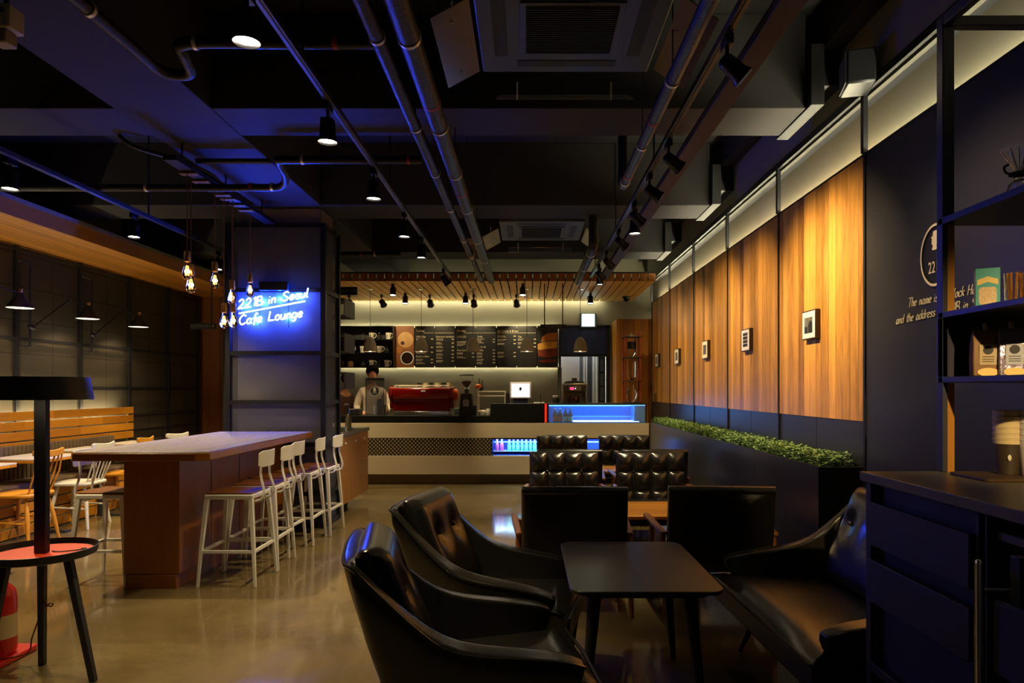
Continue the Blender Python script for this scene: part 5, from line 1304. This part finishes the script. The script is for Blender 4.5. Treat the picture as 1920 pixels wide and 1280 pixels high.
mug(697, 0, 'in the bottom row, left'); mug(725, 0, 'in the bottom row, right'); server(681, 0, 'bottom row, left'); server(710.5, 0, 'bottom row, right')
jar2(641, 0, 'brown beans at the left end of the bottom row', MATS['coffee_beans']); jar2(657, 0, 'pale biscuits in the bottom row', M_dn)
# exit sign
t = thing('exit_sign', 'small bright white green lit exit sign over the doorway', 'exit sign', (X(1103, 11.95), 11.95, Z(613, 11.95)))
a0, a1 = X(1087.5, 11.92), X(1119, 11.92)
MB().box(a0, a1, 11.93, 11.999, Z(614, 11.92), Z(587, 11.92)).build('case', mat('grey_case', srgb(70,76,72), .5), t, bevel=.004)
MB().box(X(1091, 11.92), X(1115, 11.92), 11.925, 11.9295, Z(611.5, 11.92), Z(588.5, 11.92)).build('lit_face', mat('exit_glow', (1,1,1), .5, emit=(.6,1,.92), es=1.3), t, bevel=0)
light('POINT', 'sign_light', (X(1103, 11.8), 11.8, Z(600, 11.8)), .35, (.8,1,.95), t, size=.08)
# hanging black signs
def hsign(name, label, x0, x1, Y_, z0, z1, rods, txt, ztop, grp, mt=None):
    t = thing(name, label, 'sign', ((x0+x1)/2, Y_, z0), group=grp)
    MB().box(x0, x1, Y_-.02, Y_+.02, z0, z1).build('sign_board', M_black, t, bevel=.004)
    for r in rods: MB().tube([(r, Y_, z1), (r, Y_, ztop)], .008, 8).build('rod', M_black, t)
    if txt:
        h = (z1-z0)*.62
        text_mesh(txt, 'lettering', mt, h, text_M((x0+x1)/2, Y_-.0215, z0+(z1-z0)*.28), t, W=True, align='CENTER')
    return t
M_st = mat('dim_sign_text', srgb(110,110,104), .6)
hsign('hanging_sign', 'black hanging order here sign below the wooden counter ceiling', X(1013, 9.9), X(1062, 9.9), 9.9, Z(616.5, 9.9), Z(608, 9.9), (X(1021, 9.9), X(1055, 9.9)), 'ORDER HERE', 2.95, 'hanging black signs', M_st)
hsign('hanging_sign', 'black hanging restroom sign left of the column', X(357, 9.5), X(405, 9.5), 9.5, Z(617, 9.5), Z(606, 9.5), (X(397, 9.5),), 'RESTROOM ◄', 3.268, 'hanging black signs', M_st)
t = hsign('projecting_sign', 'thick black sign box jutting out beside the column', X(634, 7.7), X(670, 7.7), 7.7, Z(553, 7.7), Z(538, 7.7), (), 'PICK UP', 3, None, M_st)
MB().box(-2.2, X(634, 7.7)+.01, 7.68, 7.72, Z(548, 7.7), Z(543, 7.7)).build('arm', M_black, t, bevel=0)

# ---- condiment cabinet behind the column
M_cab = wood('cabinet_oak', srgb(150,98,24), srgb(182,124,34), plank=0, across='Y', along='Z', rough=.4, gscale=1.6)
cb_ = thing('side_cabinet', 'wall hung oak cabinet with grey top and three fronts', 'cabinet', (-2.35, 8.15, .12))
MB().box(-2.62, -2.085, 7.5, 8.80, .12, .88).build('carcass', M_cab, cb_, bevel=.002)
MB().box(-2.64, -2.05, 7.49, 8.83, .882, .93).build('worktop', mat('grey_stone_top', srgb(120,116,100), .4), cb_, bevel=.004)
for i, (y0, y1) in enumerate(((7.503, 7.95), (7.955, 8.36), (8.365, 8.797))):
    dr = MB().box(-2.083, -2.06, y0, y1, .122, .878).build('door', M_cab, cb_, bevel=.002)
    yc = (y0+y1)/2
    MB().tube([(-2.058, yc-.03, .80), (-2.045, yc-.03, .80)], .014, 10).build('knob', M_wcap, dr)
    if i == 2:
        MB().box(-2.0598, -2.0585, 8.42, 8.70, .745, .75).box(-2.0598, -2.0585, 8.42, 8.70, .52, .525).build('slot', M_blackm, dr, bevel=0)
MB().box(-2.6, -2.3, 7.6, 8.7, 0, .119).build('plinth', M_blackm, cb_, bevel=0)
struct(MB().box(-3.35, -2.65, 7.5, 8.85, 0, 2.94).build('wall_service', M_blackm, bevel=.005))
MB()
t = thing('syrup_bottle', 'clear pump bottle standing on the oak cabinet', 'bottle', (-2.2, 7.72, .931))
x_, y_ = X(653, 7.72), 7.72
MB().lathe([(0, .931), (.035, .931), (.035, 1.08), (.014, 1.12), (.014, 1.14)], (x_, y_, 0), 16, cap=False).build('glass', M_glass, t)
MB().tube([(x_, y_, 1.14), (x_, y_, 1.20)], .012, 8).tube([(x_, y_, 1.20), (x_, y_, 1.24), (x_-.01, y_, 1.245)], .006, 8).build('pump', M_chrome, t)
MB().tube([(x_+.005, y_, 1.245), (x_-.035, y_, 1.245), (x_-.045, y_, 1.235)], .007, 8).build('spout', M_wcap, t)
t.location = (x_, y_, .931)
for ch in t.children: ch.location = Vector((-2.2, 7.72, .931))-Vector((x_, y_, .931))
o = MB().box(-2.44, -2.25, 7.55, 7.75, .931, 1.24).build('black_bin', M_blackm, bevel=.006); tag(o, 'black box on the oak cabinet against the column', 'box')
for i, (py0, py1, dp) in enumerate(((556, 597, .30), (620, 663, .26), (692, 732, .26))):
    t = thing('wall_box_shelf', 'small black open box shelf with pale edge beside the column, '+('top', 'middle', 'lowest')[i]+' one', 'shelf', (-2.3, 7.9, Z(py1, 7.75)), group='small black box shelves beside the column')
    z0, z1 = Z(py1-3, 7.9), Z(py0+6, 7.9)
    xr = X(653, 7.9)-.0
    MB().box(-2.645, xr, 7.75, 8.2, z1-.012, z1).box(-2.645, xr, 7.75, 8.2, z0, z0+.012).box(xr-.012, xr, 7.75, 8.2, z0+.012, z1-.012).build('box_frame', M_dark, t, bevel=0)
    MB().box(xr-.013, xr+.001, 7.747, 7.75, z0, z1).box(-2.5, xr, 7.747, 7.75, z0-.001, z0+.012).build('edge_trim', mat('grey_trim', srgb(110,100,100), .5), t, bevel=0)

# ---- people behind the counter
M_skin = mat('skin', srgb(190,134,100), .55); M_hair = mat('black_hair', (.008,.006,.005), .85, spec=.1)
M_shirt = mat('white_shirt', srgb(226,216,198), .8, noise=.08, nscale=8, bump=.3, bscale=12); M_brown = mat('dark_brown_shirt', srgb(74,42,26), .8, noise=.1)
def skin_mesh(name, m, parent, nodes, edges_, root=0, sub=2):
    me = bpy.data.meshes.new(name); me.from_pydata([n[0] for n in nodes], edges_, []); me.materials.append(m)
    o = bpy.data.objects.new(name, me); COL.objects.link(o); o.parent = parent
    md = o.modifiers.new('skin', 'SKIN'); md.use_smooth_shade = True
    me.skin_vertices.new() if not me.skin_vertices else None
    for i, n in enumerate(nodes):
        r = n[1]; me.skin_vertices[0].data[i].radius = (r, r) if isinstance(r, float) else r
    me.skin_vertices[0].data[root].use_root = True
    s = o.modifiers.new('sub', 'SUBSURF'); s.levels = sub; s.render_levels = sub
    return o
def person(label, loc, rz, shirtm, lean=.0, head_tilt=0.35):
    t = thing('person', label, 'person', loc, rz)     # faces -y
    L_ = lean
    def p(x, y, z): return (x, y - L_*max(0, z-.95), z)
    B = [(p(0,0,.95),(.15,.10)), (p(0,0,1.10),(.14,.095)), (p(0,0,1.28),(.155,.10)), (p(0,.01,1.42),(.12,.08)), (p(0,0,1.50),.055), (p(0,-.01,1.56),.052), (p(0,-.03,1.62),(.072,.085)), (p(0,-.03,1.70),(.076,.092)), (p(0,-.02,1.76),(.05,.06))]
    E_ = [(i, i+1) for i in range(8)]
    def add(v, fr): B.append(v); E_.append((fr, len(B)-1)); return len(B)-1
    for s in (-1, 1):
        a = add((p(s*.15, .01, 1.40), .062), 3); a = add((p(s*.21, .02, 1.30), .052), a); a = add((p(s*.25, 0, 1.14), .043), a); a = add((p(s*.22, -.14, 1.07), .034), a); a = add((p(s*.16, -.24, 1.06), .026), a)
        palm = add((p(s*.13, -.30, 1.06), (.036, .018)), a)
        for q in range(4):
            f = add((p(s*(.155-.018*q), -.345, 1.055), .0095), palm); f = add((p(s*(.157-.019*q), -.372-.004*(q in (1,2)), 1.045), .0085), f); add((p(s*(.157-.019*q), -.385, 1.03), .007), f)
        f = add((p(s*.095, -.30, 1.05), .011), palm); add((p(s*.082, -.325, 1.045), .009), f)
        h = add((p(s*.09, 0, .86), .09), 0); k = add((p(s*.10, -.01, .50), .058), h); an = add((p(s*.10, .02, .10), .042), k); add((p(s*.11, -.10, .05), .038), an)
    skin_mesh('body', M_skin, t, B, E_)
    S = [(p(0,0,.90),(.165,.115)), (p(0,0,1.10),(.155,.11)), (p(0,0,1.28),(.17,.115)), (p(0,.01,1.42),(.13,.092)), (p(0,.0,1.485),(.072,.068))]; SE = [(0,1),(1,2),(2,3),(3,4)]
    for s in (-1, 1):
        b0 = len(S); S += [(p(s*.155, .01, 1.40), .078), (p(s*.215, .02, 1.30), .068), (p(s*.255, 0, 1.14), .060), (p(s*.225, -.13, 1.075), .050)]; SE += [(3, b0), (b0, b0+1), (b0+1, b0+2), (b0+2, b0+3)]
    skin_mesh('shirt', shirtm, t, S, SE)
    T_ = [(p(0,0,.93), (.17,.12))]; TE = []
    for s in (-1, 1):
        b0 = len(T_); T_ += [((s*.095, 0, .80), .105), ((s*.10, -.01, .5), .075), ((s*.10, .02, .14), .062)]; TE += [(0, b0), (b0, b0+1), (b0+1, b0+2)]
    skin_mesh('trousers', M_blackm, t, T_, TE)
    for s in (-1, 1): MB().lathe([(0, 0), (.05, 0), (.055, .04), (.045, .09), (0, .10)], (s*.105, -.05, 0), 14, Matrix.Scale(2.0, 4, (0,1,0)), cap=False).build('shoe', M_blackm, t, W=False)
    hc = Vector(p(0, -.03, 1.69)); 
    mb = MB().ball(hc+Vector((0, .035, .045)), .108, 18, (1.0, .95, .95)).ball(hc+Vector((.01, -.05, .088)), .058, 12, (1.35, .62, .55)).ball(hc+Vector((-.045, -.03, .10)), .05, 12, (1.1, .9, .7)).ball(hc+Vector((.05, -.02, .095)), .05, 12)
    for sx in (-1, 1): mb.ball(hc+Vector((sx*.078, -.005, .035)), .035, 10, (.6, 1.1, 1.3))
    mb.build('hair', M_hair, t, W=False)
    f = Vector((0, -.118, 0))
    MB().ball(hc+Vector((0, -.102, -.01)), .014, 10, (.9, 1.2, 1.6)).build('nose', M_skin, t, W=False)
    MB().ball(hc+Vector((-.035, -.082, .018)), .011, 8).build('eye', M_blackm, t, W=False); MB().ball(hc+Vector((.035, -.082, .018)), .011, 8).build('eye', M_blackm, t, W=False)
    MB().ball(hc+Vector((0, -.088, -.055)), .02, 8, (1.2, .4, .3)).build('mouth', mat('lips', srgb(140,70,60), .5), t, W=False)
    for s in (-1, 1): MB().ball(hc+Vector((s*.085, .0, -.0)), .022, 8, (.5, .8, 1.3)).build('ear', M_skin, t, W=False)
    return t
pz = person('person in a white shirt bending over the counter behind the smoky screen', (X(697, 11.1), 11.14, 0), .25, M_shirt, lean=.12)
pz.scale = (.98, .98, .985)
pd = person('person in dark brown clothes at the far left end of the counter', (X(634, 11.1), 11.2, 0), 1.0, M_brown, lean=.25)
pd.scale = (.92, .92, .92)
# ================================================================ RIGHT FOREGROUND COUNTER AND SHELVES
M_ctop = mat('dark_counter_top', (.12,.108,.08), .38, noise=.15, nscale=6)
M_drw = wood('black_oak_drawer', (.014,.014,.018), (.026,.026,.032), plank=0, across='Z', along='Y', rough=.5, gscale=1.6)
k = thing('display_counter', 'dark counter with drawers at the right, shelves standing on it', 'counter', (1.6, 1.7, 0))
MB().box(1.15, 2.05, .3, 2.37, 1.095, 1.127).build('worktop', M_ctop, k, bevel=.003)
MB().box(1.17, 2.04, 2.33, 2.365, 0, 1.094).box(1.17, 1.20, 1.74, 1.785, 0, 1.094).box(1.17, 2.04, 1.745, 1.775, 0, 1.094).box(1.17, 2.04, .3, 2.35, .0, .03).box(1.17, 1.20, 1.79, 2.33, .45, .48).build('carcass', M_dark, k, bevel=.002)
MB().box(1.20, 2.04, 1.79, 2.32, .03, 1.09).build('inner_body', M_blackm, k, bevel=0)
for z0, z1 in ((.886, 1.03), (.695, .836)):
    MB().box(1.155, 1.175, 1.79, 2.328, z0, z1).build('drawer', M_drw, k, bevel=.002)
MB().box(2.0, 2.04, .3, 1.74, 0, 1.09).build('back_panel', M_dark, k, bevel=0)
MB().box(1.19, 2.0, .4, 1.73, 1.03, 1.05).build('under_board', mat('pale_under_board', srgb(96,88,84), .5), k, bevel=0)
# bar chair with chrome posts
b = thing('chrome_bar_chair', 'bar chair with chrome posts and dark seat at the lower right', 'bar chair', (1.15, 1.3, 0))
for x, y in ((.985, 1.49), (.985, 1.12), (1.36, 1.49), (1.36, 1.12)):
    MB().tube([(x, y, 0), (x, y, 1.03 if x < 1 else .72)], .0095, 12).ball((x, y, 1.03 if x < 1 else .72), .0095, 10).build('post', M_chrome, b)
for z in (.3,):
    MB().tube([(.985, 1.49, z), (.985, 1.12, z)], .008, 10).build('rail', M_chrome, b)
MB().tube([(.985, 1.49, .97), (1.05, 1.49, .97)], .007, 10).build('stub', M_chrome, b)
MB().box(1.0, 1.36, 1.14, 1.47, .68, .73).build('seat', M_leather, b, bevel=.015)
MB().box(1.0, 1.02, 1.14, 1.47, .80, .96).build('backrest', mat('slate_fabric', srgb(60,60,70), .8), b, bevel=.008)
for y in (1.17, 1.43): MB().box(1.02, 1.045, y-.015, y+.015, .1, 1.06).build('back_support', M_blackm, b, bevel=.003)

# open shelf unit on the counter
M_sh = mat('shelf_paint', (.04,.04,.06), .42, .1)
s = thing('open_shelf_unit', 'tall dark open shelf frame standing on the dark counter at the right edge', 'shelf', (1.75, 1.9, 1.127))
xs = 1.418
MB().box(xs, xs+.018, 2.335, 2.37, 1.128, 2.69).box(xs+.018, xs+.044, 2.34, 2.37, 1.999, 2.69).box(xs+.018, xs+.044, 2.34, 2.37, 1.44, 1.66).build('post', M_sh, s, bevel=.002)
for za, zb_ in ((1.1275, 1.432), (1.676, 1.974)): MB().box(xs+.0181, xs+.044, 2.34, 2.37, za, zb_).build('post_inner_face', mat('warm_lit_post', srgb(176,122,44), .45, .2), s, bevel=0)  # warm lamp light on the dark post, painted as bronze between the shelf shadows
MB().box(xs+.001, 2.04, 2.335, 2.37, 2.655, 2.69).build('top_bar', M_sh, s, bevel=.002)
MB().box(xs+.001, xs+.03, .8, 2.334, 2.655, 2.69).build('side_bar', M_sh, s, bevel=.002)
MB().box(xs, 2.04, 1.86, 2.36, 1.975, 1.998).build('shelf_board', M_sh, s, bevel=.002)
MB().box(xs, 2.04, 1.86, 2.36, 1.655, 1.675).build('shelf_board', M_sh, s, bevel=.002)
MB().box(xs, 2.04, 1.86, 2.36, 1.433, 1.453).build('shelf_board', M_sh, s, bevel=.002)
MB().box(xs, xs+.02, 2.335, 2.36, 1.454, 1.654).box(xs+.02, 2.04, 2.345, 2.36, 1.454, 1.654).build('cubby_back', M_blackm, s, bevel=0)
MB().box(1.98, 2.02, 2.335, 2.37, 1.128, 2.655).build('post', M_sh, s, bevel=.002)
# items
M_teal = mat('teal_card', srgb(40,150,150), .5); M_tealside = mat('pale_teal_card', srgb(90,160,140), .5)
def at(px, py, Y_): return P(px, py, Y_)
Yc = 2.22
t = thing('snack_carton', 'small teal carton with a nut picture on the upper cubby board', 'carton', (X(1850, Yc), Yc, 1.6755))
x0, x1 = X(1833, Yc), X(1880, Yc)
Mc = Matrix.Translation((X(1850, Yc), Yc, 1.6755)) @ Matrix.Rotation(-.5, 4, 'Z')
MB().box(-.033, .033, -.03, .03, 0, .125, Mc).build('carton_box', M_teal, t, bevel=.001)
MB().box(.0331, .0337, -.029, .029, .002, .123, Mc).build('side_print', M_tealside, t, bevel=0)
MB().prism([(-.028, .088), (0, .098), (.028, .088), (.028, .070), (0, .080), (-.028, .070)], 0, .0006, Mc @ Matrix.Translation((0, -.0302, 0)) @ RX).build('cream_banner', mat('cream_print', srgb(220,190,110), .5), t, bevel=0)
MB().prism(rr(-.024, .024, .008, .064, .01), 0, .0006, Mc @ Matrix.Translation((0, -.0302, 0)) @ RX).build('nut_picture', mat('nut_print', srgb(196,170,130), .5, noise=.5, nscale=160), t, bevel=0)
for i, (px, lb) in enumerate(((1899, 'next to the teal carton'), (1924, 'cut by the right edge of the photo'))):
    x = X(px, 2.2)
    t = thing('amber_glass', 'clear glass jar with orange straws, '+lb, 'glass', (x, 2.2, 1.6755), group='amber glasses on the cubby board')
    MB().lathe([(0, 0), (.022, 0), (.025, .11), (.023, .11), (.020, .004), (0, .004)], (x, 2.2, 1.6755), 20, cap=False).build('glass_wall', M_glass, t)
    for q in range(5):
        a = q*1.256; MB().tube([(x+.008*math.cos(a), 2.2+.008*math.sin(a), 1.682), (x+.014*math.cos(a), 2.2+.014*math.sin(a), 1.785)], .0035, 6).build('stick', mat('amber_stick', srgb(225,140,30), .4), t)
def bag(px, Y_, label, m, mlab):
    x = X(px, Y_); z = 1.454; t = thing('coffee_bag', label, 'bag', (x, Y_, z), .0, 'coffee bags in the cubby'); 
    w_, d_ = .040, .026; prof = [(0, 1, 1), (.05, 1.03, 1.05), (.10, 1, .95), (.135, .96, .5), (.152, .9, .12)]
    vs, fs = [], []
    R_ = Matrix.Rotation(-.35, 4, 'Z')
    for h, a, b_ in prof:
        for cx_, cy_ in ((-1,-1),(1,-1),(1,1),(-1,1)): vs.append(Vector((x, Y_, z)) + R_ @ Vector((cx_*w_*a, cy_*d_*b_, h)))
    for i in range(len(prof)-1):
        for q in range(4): fs.append((i*4+q, i*4+(q+1) % 4, i*4+4+(q+1) % 4, i*4+4+q))
    fs += [(3,2,1,0), tuple(range(len(vs)-4, len(vs)))]
    MB().add(vs, fs).build('bag_body', m, t, bevel=.004)
    Mb = Matrix.Translation((x, Y_, z)) @ R_
    MB().box(-.024, .024, -d_*1.05-.0022, -d_*1.05-.001, .035, .10, Mb).build('paper_label', mlab, t, bevel=0)
    MB().lathe([(0, .001), (.014, .001)], Mb @ Vector((0, -d_*1.05-.003, .083)), 20, R_ @ RX, cap=False).build('round_mark', M_blackm, t)
    MB().box(.026, .031, -d_*1.05-.0022, -d_*1.05-.001, .03, .10, Mb).build('gold_stripe', mat('gold_print', srgb(150,100,40), .4), t, bevel=0)
    for zz_ in (.045, .052, .060): MB().box(-.016, .016, -d_*1.05-.0030, -d_*1.05-.0023, zz_, zz_+.0022, Mb).build('print_line', M_blackm, t, bevel=0)
    MB().tube([Mb @ Vector((0, 0, .150)), Mb @ Vector((-.004, 0, .172))], [.008, .006], 8).build('closure_clip', mat('wood_clip', srgb(150,125,70), .6), t)
    MB().lathe([(0, 0), (.03, 0)], Mb @ Vector((0, -d_-.004, .012)), 20, R_ @ RX @ Matrix.Scale(.45, 4, (0,1,0)), cap=False).build('foot_sticker', mat('cream_print', (0,0,0)), t)
M_kraft = mat('kraft_paper', srgb(126,92,48), .6, noise=.15, nscale=20, bump=.2, bscale=30); M_silver = mat('silver_foil', srgb(150,140,165), .25, .6, noise=.15, nscale=20, bump=.5, bscale=40)
bag(1848, 2.22, 'brown kraft coffee bag with pale label and clip in the cubby', M_kraft, mat('pale_label', srgb(170,150,110), .5))
bag(1897, 2.18, 'silver foil coffee bag beside the brown one in the cubby', M_silver, mat('foil_label', srgb(160,165,180), .4))
# glass dripper
x, y = X(1912, 2.12), 2.12
t = thing('glass_dripper', 'glass pour over dripper on a round glass server, top right shelf', 'coffee dripper', (x, y, 1.9985))
MB().lathe([(0, 0), (.034, 0), (.038, .02), (.03, .05), (.015, .062), (.016, .075)], (x, y, 1.9985), 24, cap=False).build('server', M_glass, t)
MB().lathe([(.006, .085), (.05, .160), (.052, .162), (.048, .160), (.006, .092)], (x, y, 1.9985), 28, cap=False).build('cone', M_glass, t)
mb = MB()
for q in range(14):
    a = q*2*PI/14; mb.tube([(x+.01*math.cos(a), y+.01*math.sin(a), 2.0905), (x+.048*math.cos(a), y+.048*math.sin(a), 2.152)], .0016, 5)
mb.build('ribs', M_chrome, t)
MB().lathe([(.014, .074), (.03, .078), (.03, .084), (.012, .086)], (x, y, 1.9985), 20, cap=False).build('collar', M_blackm, t)
MB().tube(smooth_path([(x-.028, y, 2.078), (x-.045, y, 2.085), (x-.048, y, 2.10), (x-.035, y, 2.108)], 4), .004, 6).build('handle', M_blackm, t)
# paper cup stacks
def cup_mat(name, dark):
    m = bpy.data.materials.new(name); m.use_nodes = True; nt = m.node_tree; N = nt.nodes; L = nt.links; b_ = N['Principled BSDF']; b_.inputs['Roughness'].default_value = .5
    tc = N.new('ShaderNodeTexCoord'); sp = N.new('ShaderNodeSeparateXYZ'); L.new(tc.outputs['Object'], sp.inputs[0])
    at_ = N.new('ShaderNodeMath'); at_.operation = 'ARCTAN2'; L.new(sp.outputs['Y'], at_.inputs[0]); L.new(sp.outputs['X'], at_.inputs[1])
    def mt2(op, x_, y_=None):
        n = N.new('ShaderNodeMath'); n.operation = op
        for i, v in enumerate((x_, y_)):
            if v is None: continue
            if isinstance(v, (int, float)): n.inputs[i].default_value = v
            else: L.new(v, n.inputs[i])
        return n.outputs[0]
    u = mt2('MULTIPLY', at_.outputs[0], 36/(2*PI)); v = mt2('DIVIDE', sp.outputs['Z'], .0072)
    f1 = mt2('LESS_THAN', mt2('FRACT', mt2('ADD', u, v)), .3); f2 = mt2('LESS_THAN', mt2('FRACT', mt2('SUBTRACT', u, v)), .3)
    mx = N.new('ShaderNodeMix'); mx.data_type = 'RGBA'; mx.inputs[6].default_value = (.016,.013,.011,1); mx.inputs[7].default_value = (*srgb(140,112,62), 1)
    L.new(mt2('MULTIPLY', f1, f2), mx.inputs[0])
    # cream paper above the printed band
    g_ = mt2('GREATER_THAN', sp.outputs['Z'], .098)
    m2 = N.new('ShaderNodeMix'); m2.data_type = 'RGBA'; m2.inputs[7].default_value = (*srgb(200,182,140), 1); L.new(g_, m2.inputs[0]); L.new(mx.outputs[2], m2.inputs[6]); L.new(m2.outputs[2], b_.inputs['Base Color'])
    return m
M_cup = cup_mat('patterned_cup', True); M_cupw = mat('pale_cup', srgb(196,190,200), .5)
def cup_stack(px, Y_, m, lb, grp, n=6):
    x = X(px, Y_); pn = 'lowest second third fourth fifth topmost'.split()
    for i in range(n):
        z = 1.138+i*.0178
        t = thing('paper_cup', '%s paper cup, %s of the stack %s' % (('patterned brown', 'pale grey')[m is M_cupw], pn[i], lb), 'cup', (x, Y_, z), group=grp)
        MB().lathe([(0, .004), (.0275, .004), (.0285, 0), (.042, .112), (.0435, .112), (.0435, .115), (.040, .115), (.027, .006), (0, .006)], (x, Y_, z), 36, cap=False).build('cup_wall', m, t)
    MB()
    return x
xq = cup_stack(1890, 2.2, M_cup, 'on the dark counter', 'stacked patterned paper cups')
o0 = bpy.data.objects['paper_cup']
MB().ball((xq-.018, 2.2-.033, 1.138+.055), .008, 10, (.8, .4, 1.3)).build('head_mark', mat('cream_cup', (0,0,0)), o0)
cup_stack(1936, 2.16, M_cupw, 'at the right photo edge', 'stacked pale paper cups')
o = MB().prism(rr(1.40, 1.80, 2.08, 2.28, .02), 1.1275, 1.137).build('cup_tray', mat('brown_tray', srgb(70,50,24), .5), bevel=.002); tag(o, 'flat brown tray under the stacked paper cups', 'tray')

# ---- round sign and handwriting on the dark wall
M_ltr = mat('cream_letters', srgb(236,226,200), .5)
def wallP(px, py, Xw=2.066):
    Y_ = Xw*FPX/(px-990); return Vector((Xw, Y_, EYE-(py-730)*Y_/FPX))
t = thing('oval_wall_sign', 'oval black sign with cream rim and head profile on the dark wall', 'sign', (2.05, 3.45, 1.93))
yc, zc = 3.445, 2.09; a_, b_ = .128, .158
MY = Matrix(((0,0,-1,0),(-1,0,0,0),(0,1,0,0),(0,0,0,1)))   # local x -> -Y, y -> Z, z -> -X
def oval(r0, r1, x0, x1, m, name):
    S_ = Matrix.Translation((0, yc, zc)) @ MY @ Matrix.Diagonal((a_, b_, 1, 1))
    MB().lathe([(r0, -x0), (r1, -x0), (r1, -x1), (r0, -x1)] if r0 else [(0, -x0), (r1, -x0), (r1, -x1)], (0,0,0), 48, S_, cap=False).build(name, m, t, bevel=0)
oval(0, .93, 2.062, 2.057, M_blackm, 'disc'); oval(.92, 1.0, 2.062, 2.053, M_ltr, 'rim')
MS = lambda y, z: Matrix.Translation((2.0565, y, z)) @ MY
MB().prism([(-.012, -.035), (-.03, -.028), (-.018, -.012), (-.03, .0), (-.028, .028), (-.036, .03), (-.034, .036), (-.022, .038), (-.018, .062), (.018, .062), (.022, .038), (.034, .034), (.032, .028), (.024, .024), (.03, .004), (.024, .0), (.022, -.012), (.008, -.016), (.02, -.032)], 0, .002, MS(yc, zc+.06)).build('head_profile', M_ltr, t, bevel=0)
text_mesh('221B', 'lettering', M_ltr, .085, MS(yc, zc-.088) @ Matrix.Diagonal((.72, 1, 1, 1)), t, W=True, align='CENTER')
def wall_write(txt, p0, p1, cap, name_):
    ls, wd = strokes(txt); x0, y0 = p0; x1, y1 = p1
    A, B_ = wallP(x0, y0), wallP(x1, y1); mb = MB()
    for l in ls:
        pts = []
        for a, b__ in l:
            u = (a + b__*.2)/wd; q = A.lerp(B_, u); pts.append(Vector((2.064, q.y, q.z + b__*cap)))
        mb.tube(pts, .0027, 6)
    return mb
mb = wall_write('The name is Sherlock Holmes', (1703, 576), (1856, 545), .047, '')
o = mb.build('wall_handwriting', M_ltr); tag(o, 'upper line of cream handwriting on the dark right wall', 'lettering', 'handwriting on the dark wall')
mb = wall_write('and the address is 221B in Seoul', (1681, 608), (1856, 571), .047, '')
o = mb.build('wall_handwriting', M_ltr); tag(o, 'lower line of cream handwriting on the dark right wall', 'lettering', 'handwriting on the dark wall')

# ---- five small framed photographs on the wood panels
M_mount = mat('photo_mount', srgb(235,232,215), .6); M_fr = mat('picture_frame_wood', (.03,.015,.010), .4)
M_ph = mat('photo_grey', srgb(96,96,92), .4, noise=.8, nscale=30)
for i, (y, lb) in enumerate(((4.95, 'largest looking, on the panel nearest the camera'), (6.39, 'on the second panel from the camera'), (7.86, 'on the third panel from the camera'), (9.35, 'on the fourth panel from the camera'), (10.8, 'smallest looking, on the farthest panel'))):
    z = Z((609, 637.5, 655.5, 668, 675.5)[i], y)
    t = thing('picture_frame', 'small dark framed black and white photograph '+lb, 'picture', (2.05, y, z-.11), group='framed photographs on the wood panels')
    MB().box(2.035, 2.069, y-.118, y+.118, z-.105, z+.105).build('frame', M_fr, t, bevel=.002)
    MB().box(2.0335, 2.0348, y-.108, y+.108, z-.095, z+.095).build('mount', M_mount, t, bevel=0)
    if i == 0:
        MB().box(2.0325, 2.0333, y-.070, y+.070, z-.060, z+.055).build('photograph', M_ph, t, bevel=0)
        MB().prism([(-.0, -.058), (.0, .0), (.02, .02), (.045, .03), (.066, .01), (.068, -.058)], 0, .001, Matrix.Translation((2.0322, y, z)) @ MY).build('photographed_figure', M_blackm, t, bevel=0)
        MB().prism([(-.068, -.058), (-.068, -.01), (-.02, -.012), (-.01, -.058)], 0, .001, Matrix.Translation((2.0322, y, z)) @ MY).build('photographed_bench', M_dark, t, bevel=0)
    elif i == 1:
        for q in range(4): MB().box(2.0325, 2.0333, y-.066, y+.066, z-.062+q*.034, z-.034+q*.034).build('photograph', M_fr if q % 2 else M_dark, t, bevel=0)
    else: MB().box(2.0325, 2.0333, y-.066, y+.066, z-.055, z+.055).build('photograph', M_ph, t, bevel=0)
# small wall socket chain near the counter end
o = MB().tube([(2.045, 11.0, 1.22), (2.045, 11.0, 1.36)], .02, 8).build('wall_vase', M_chrome); tag(o, 'small metal fitting on the far wood panel above the plants', 'fitting')
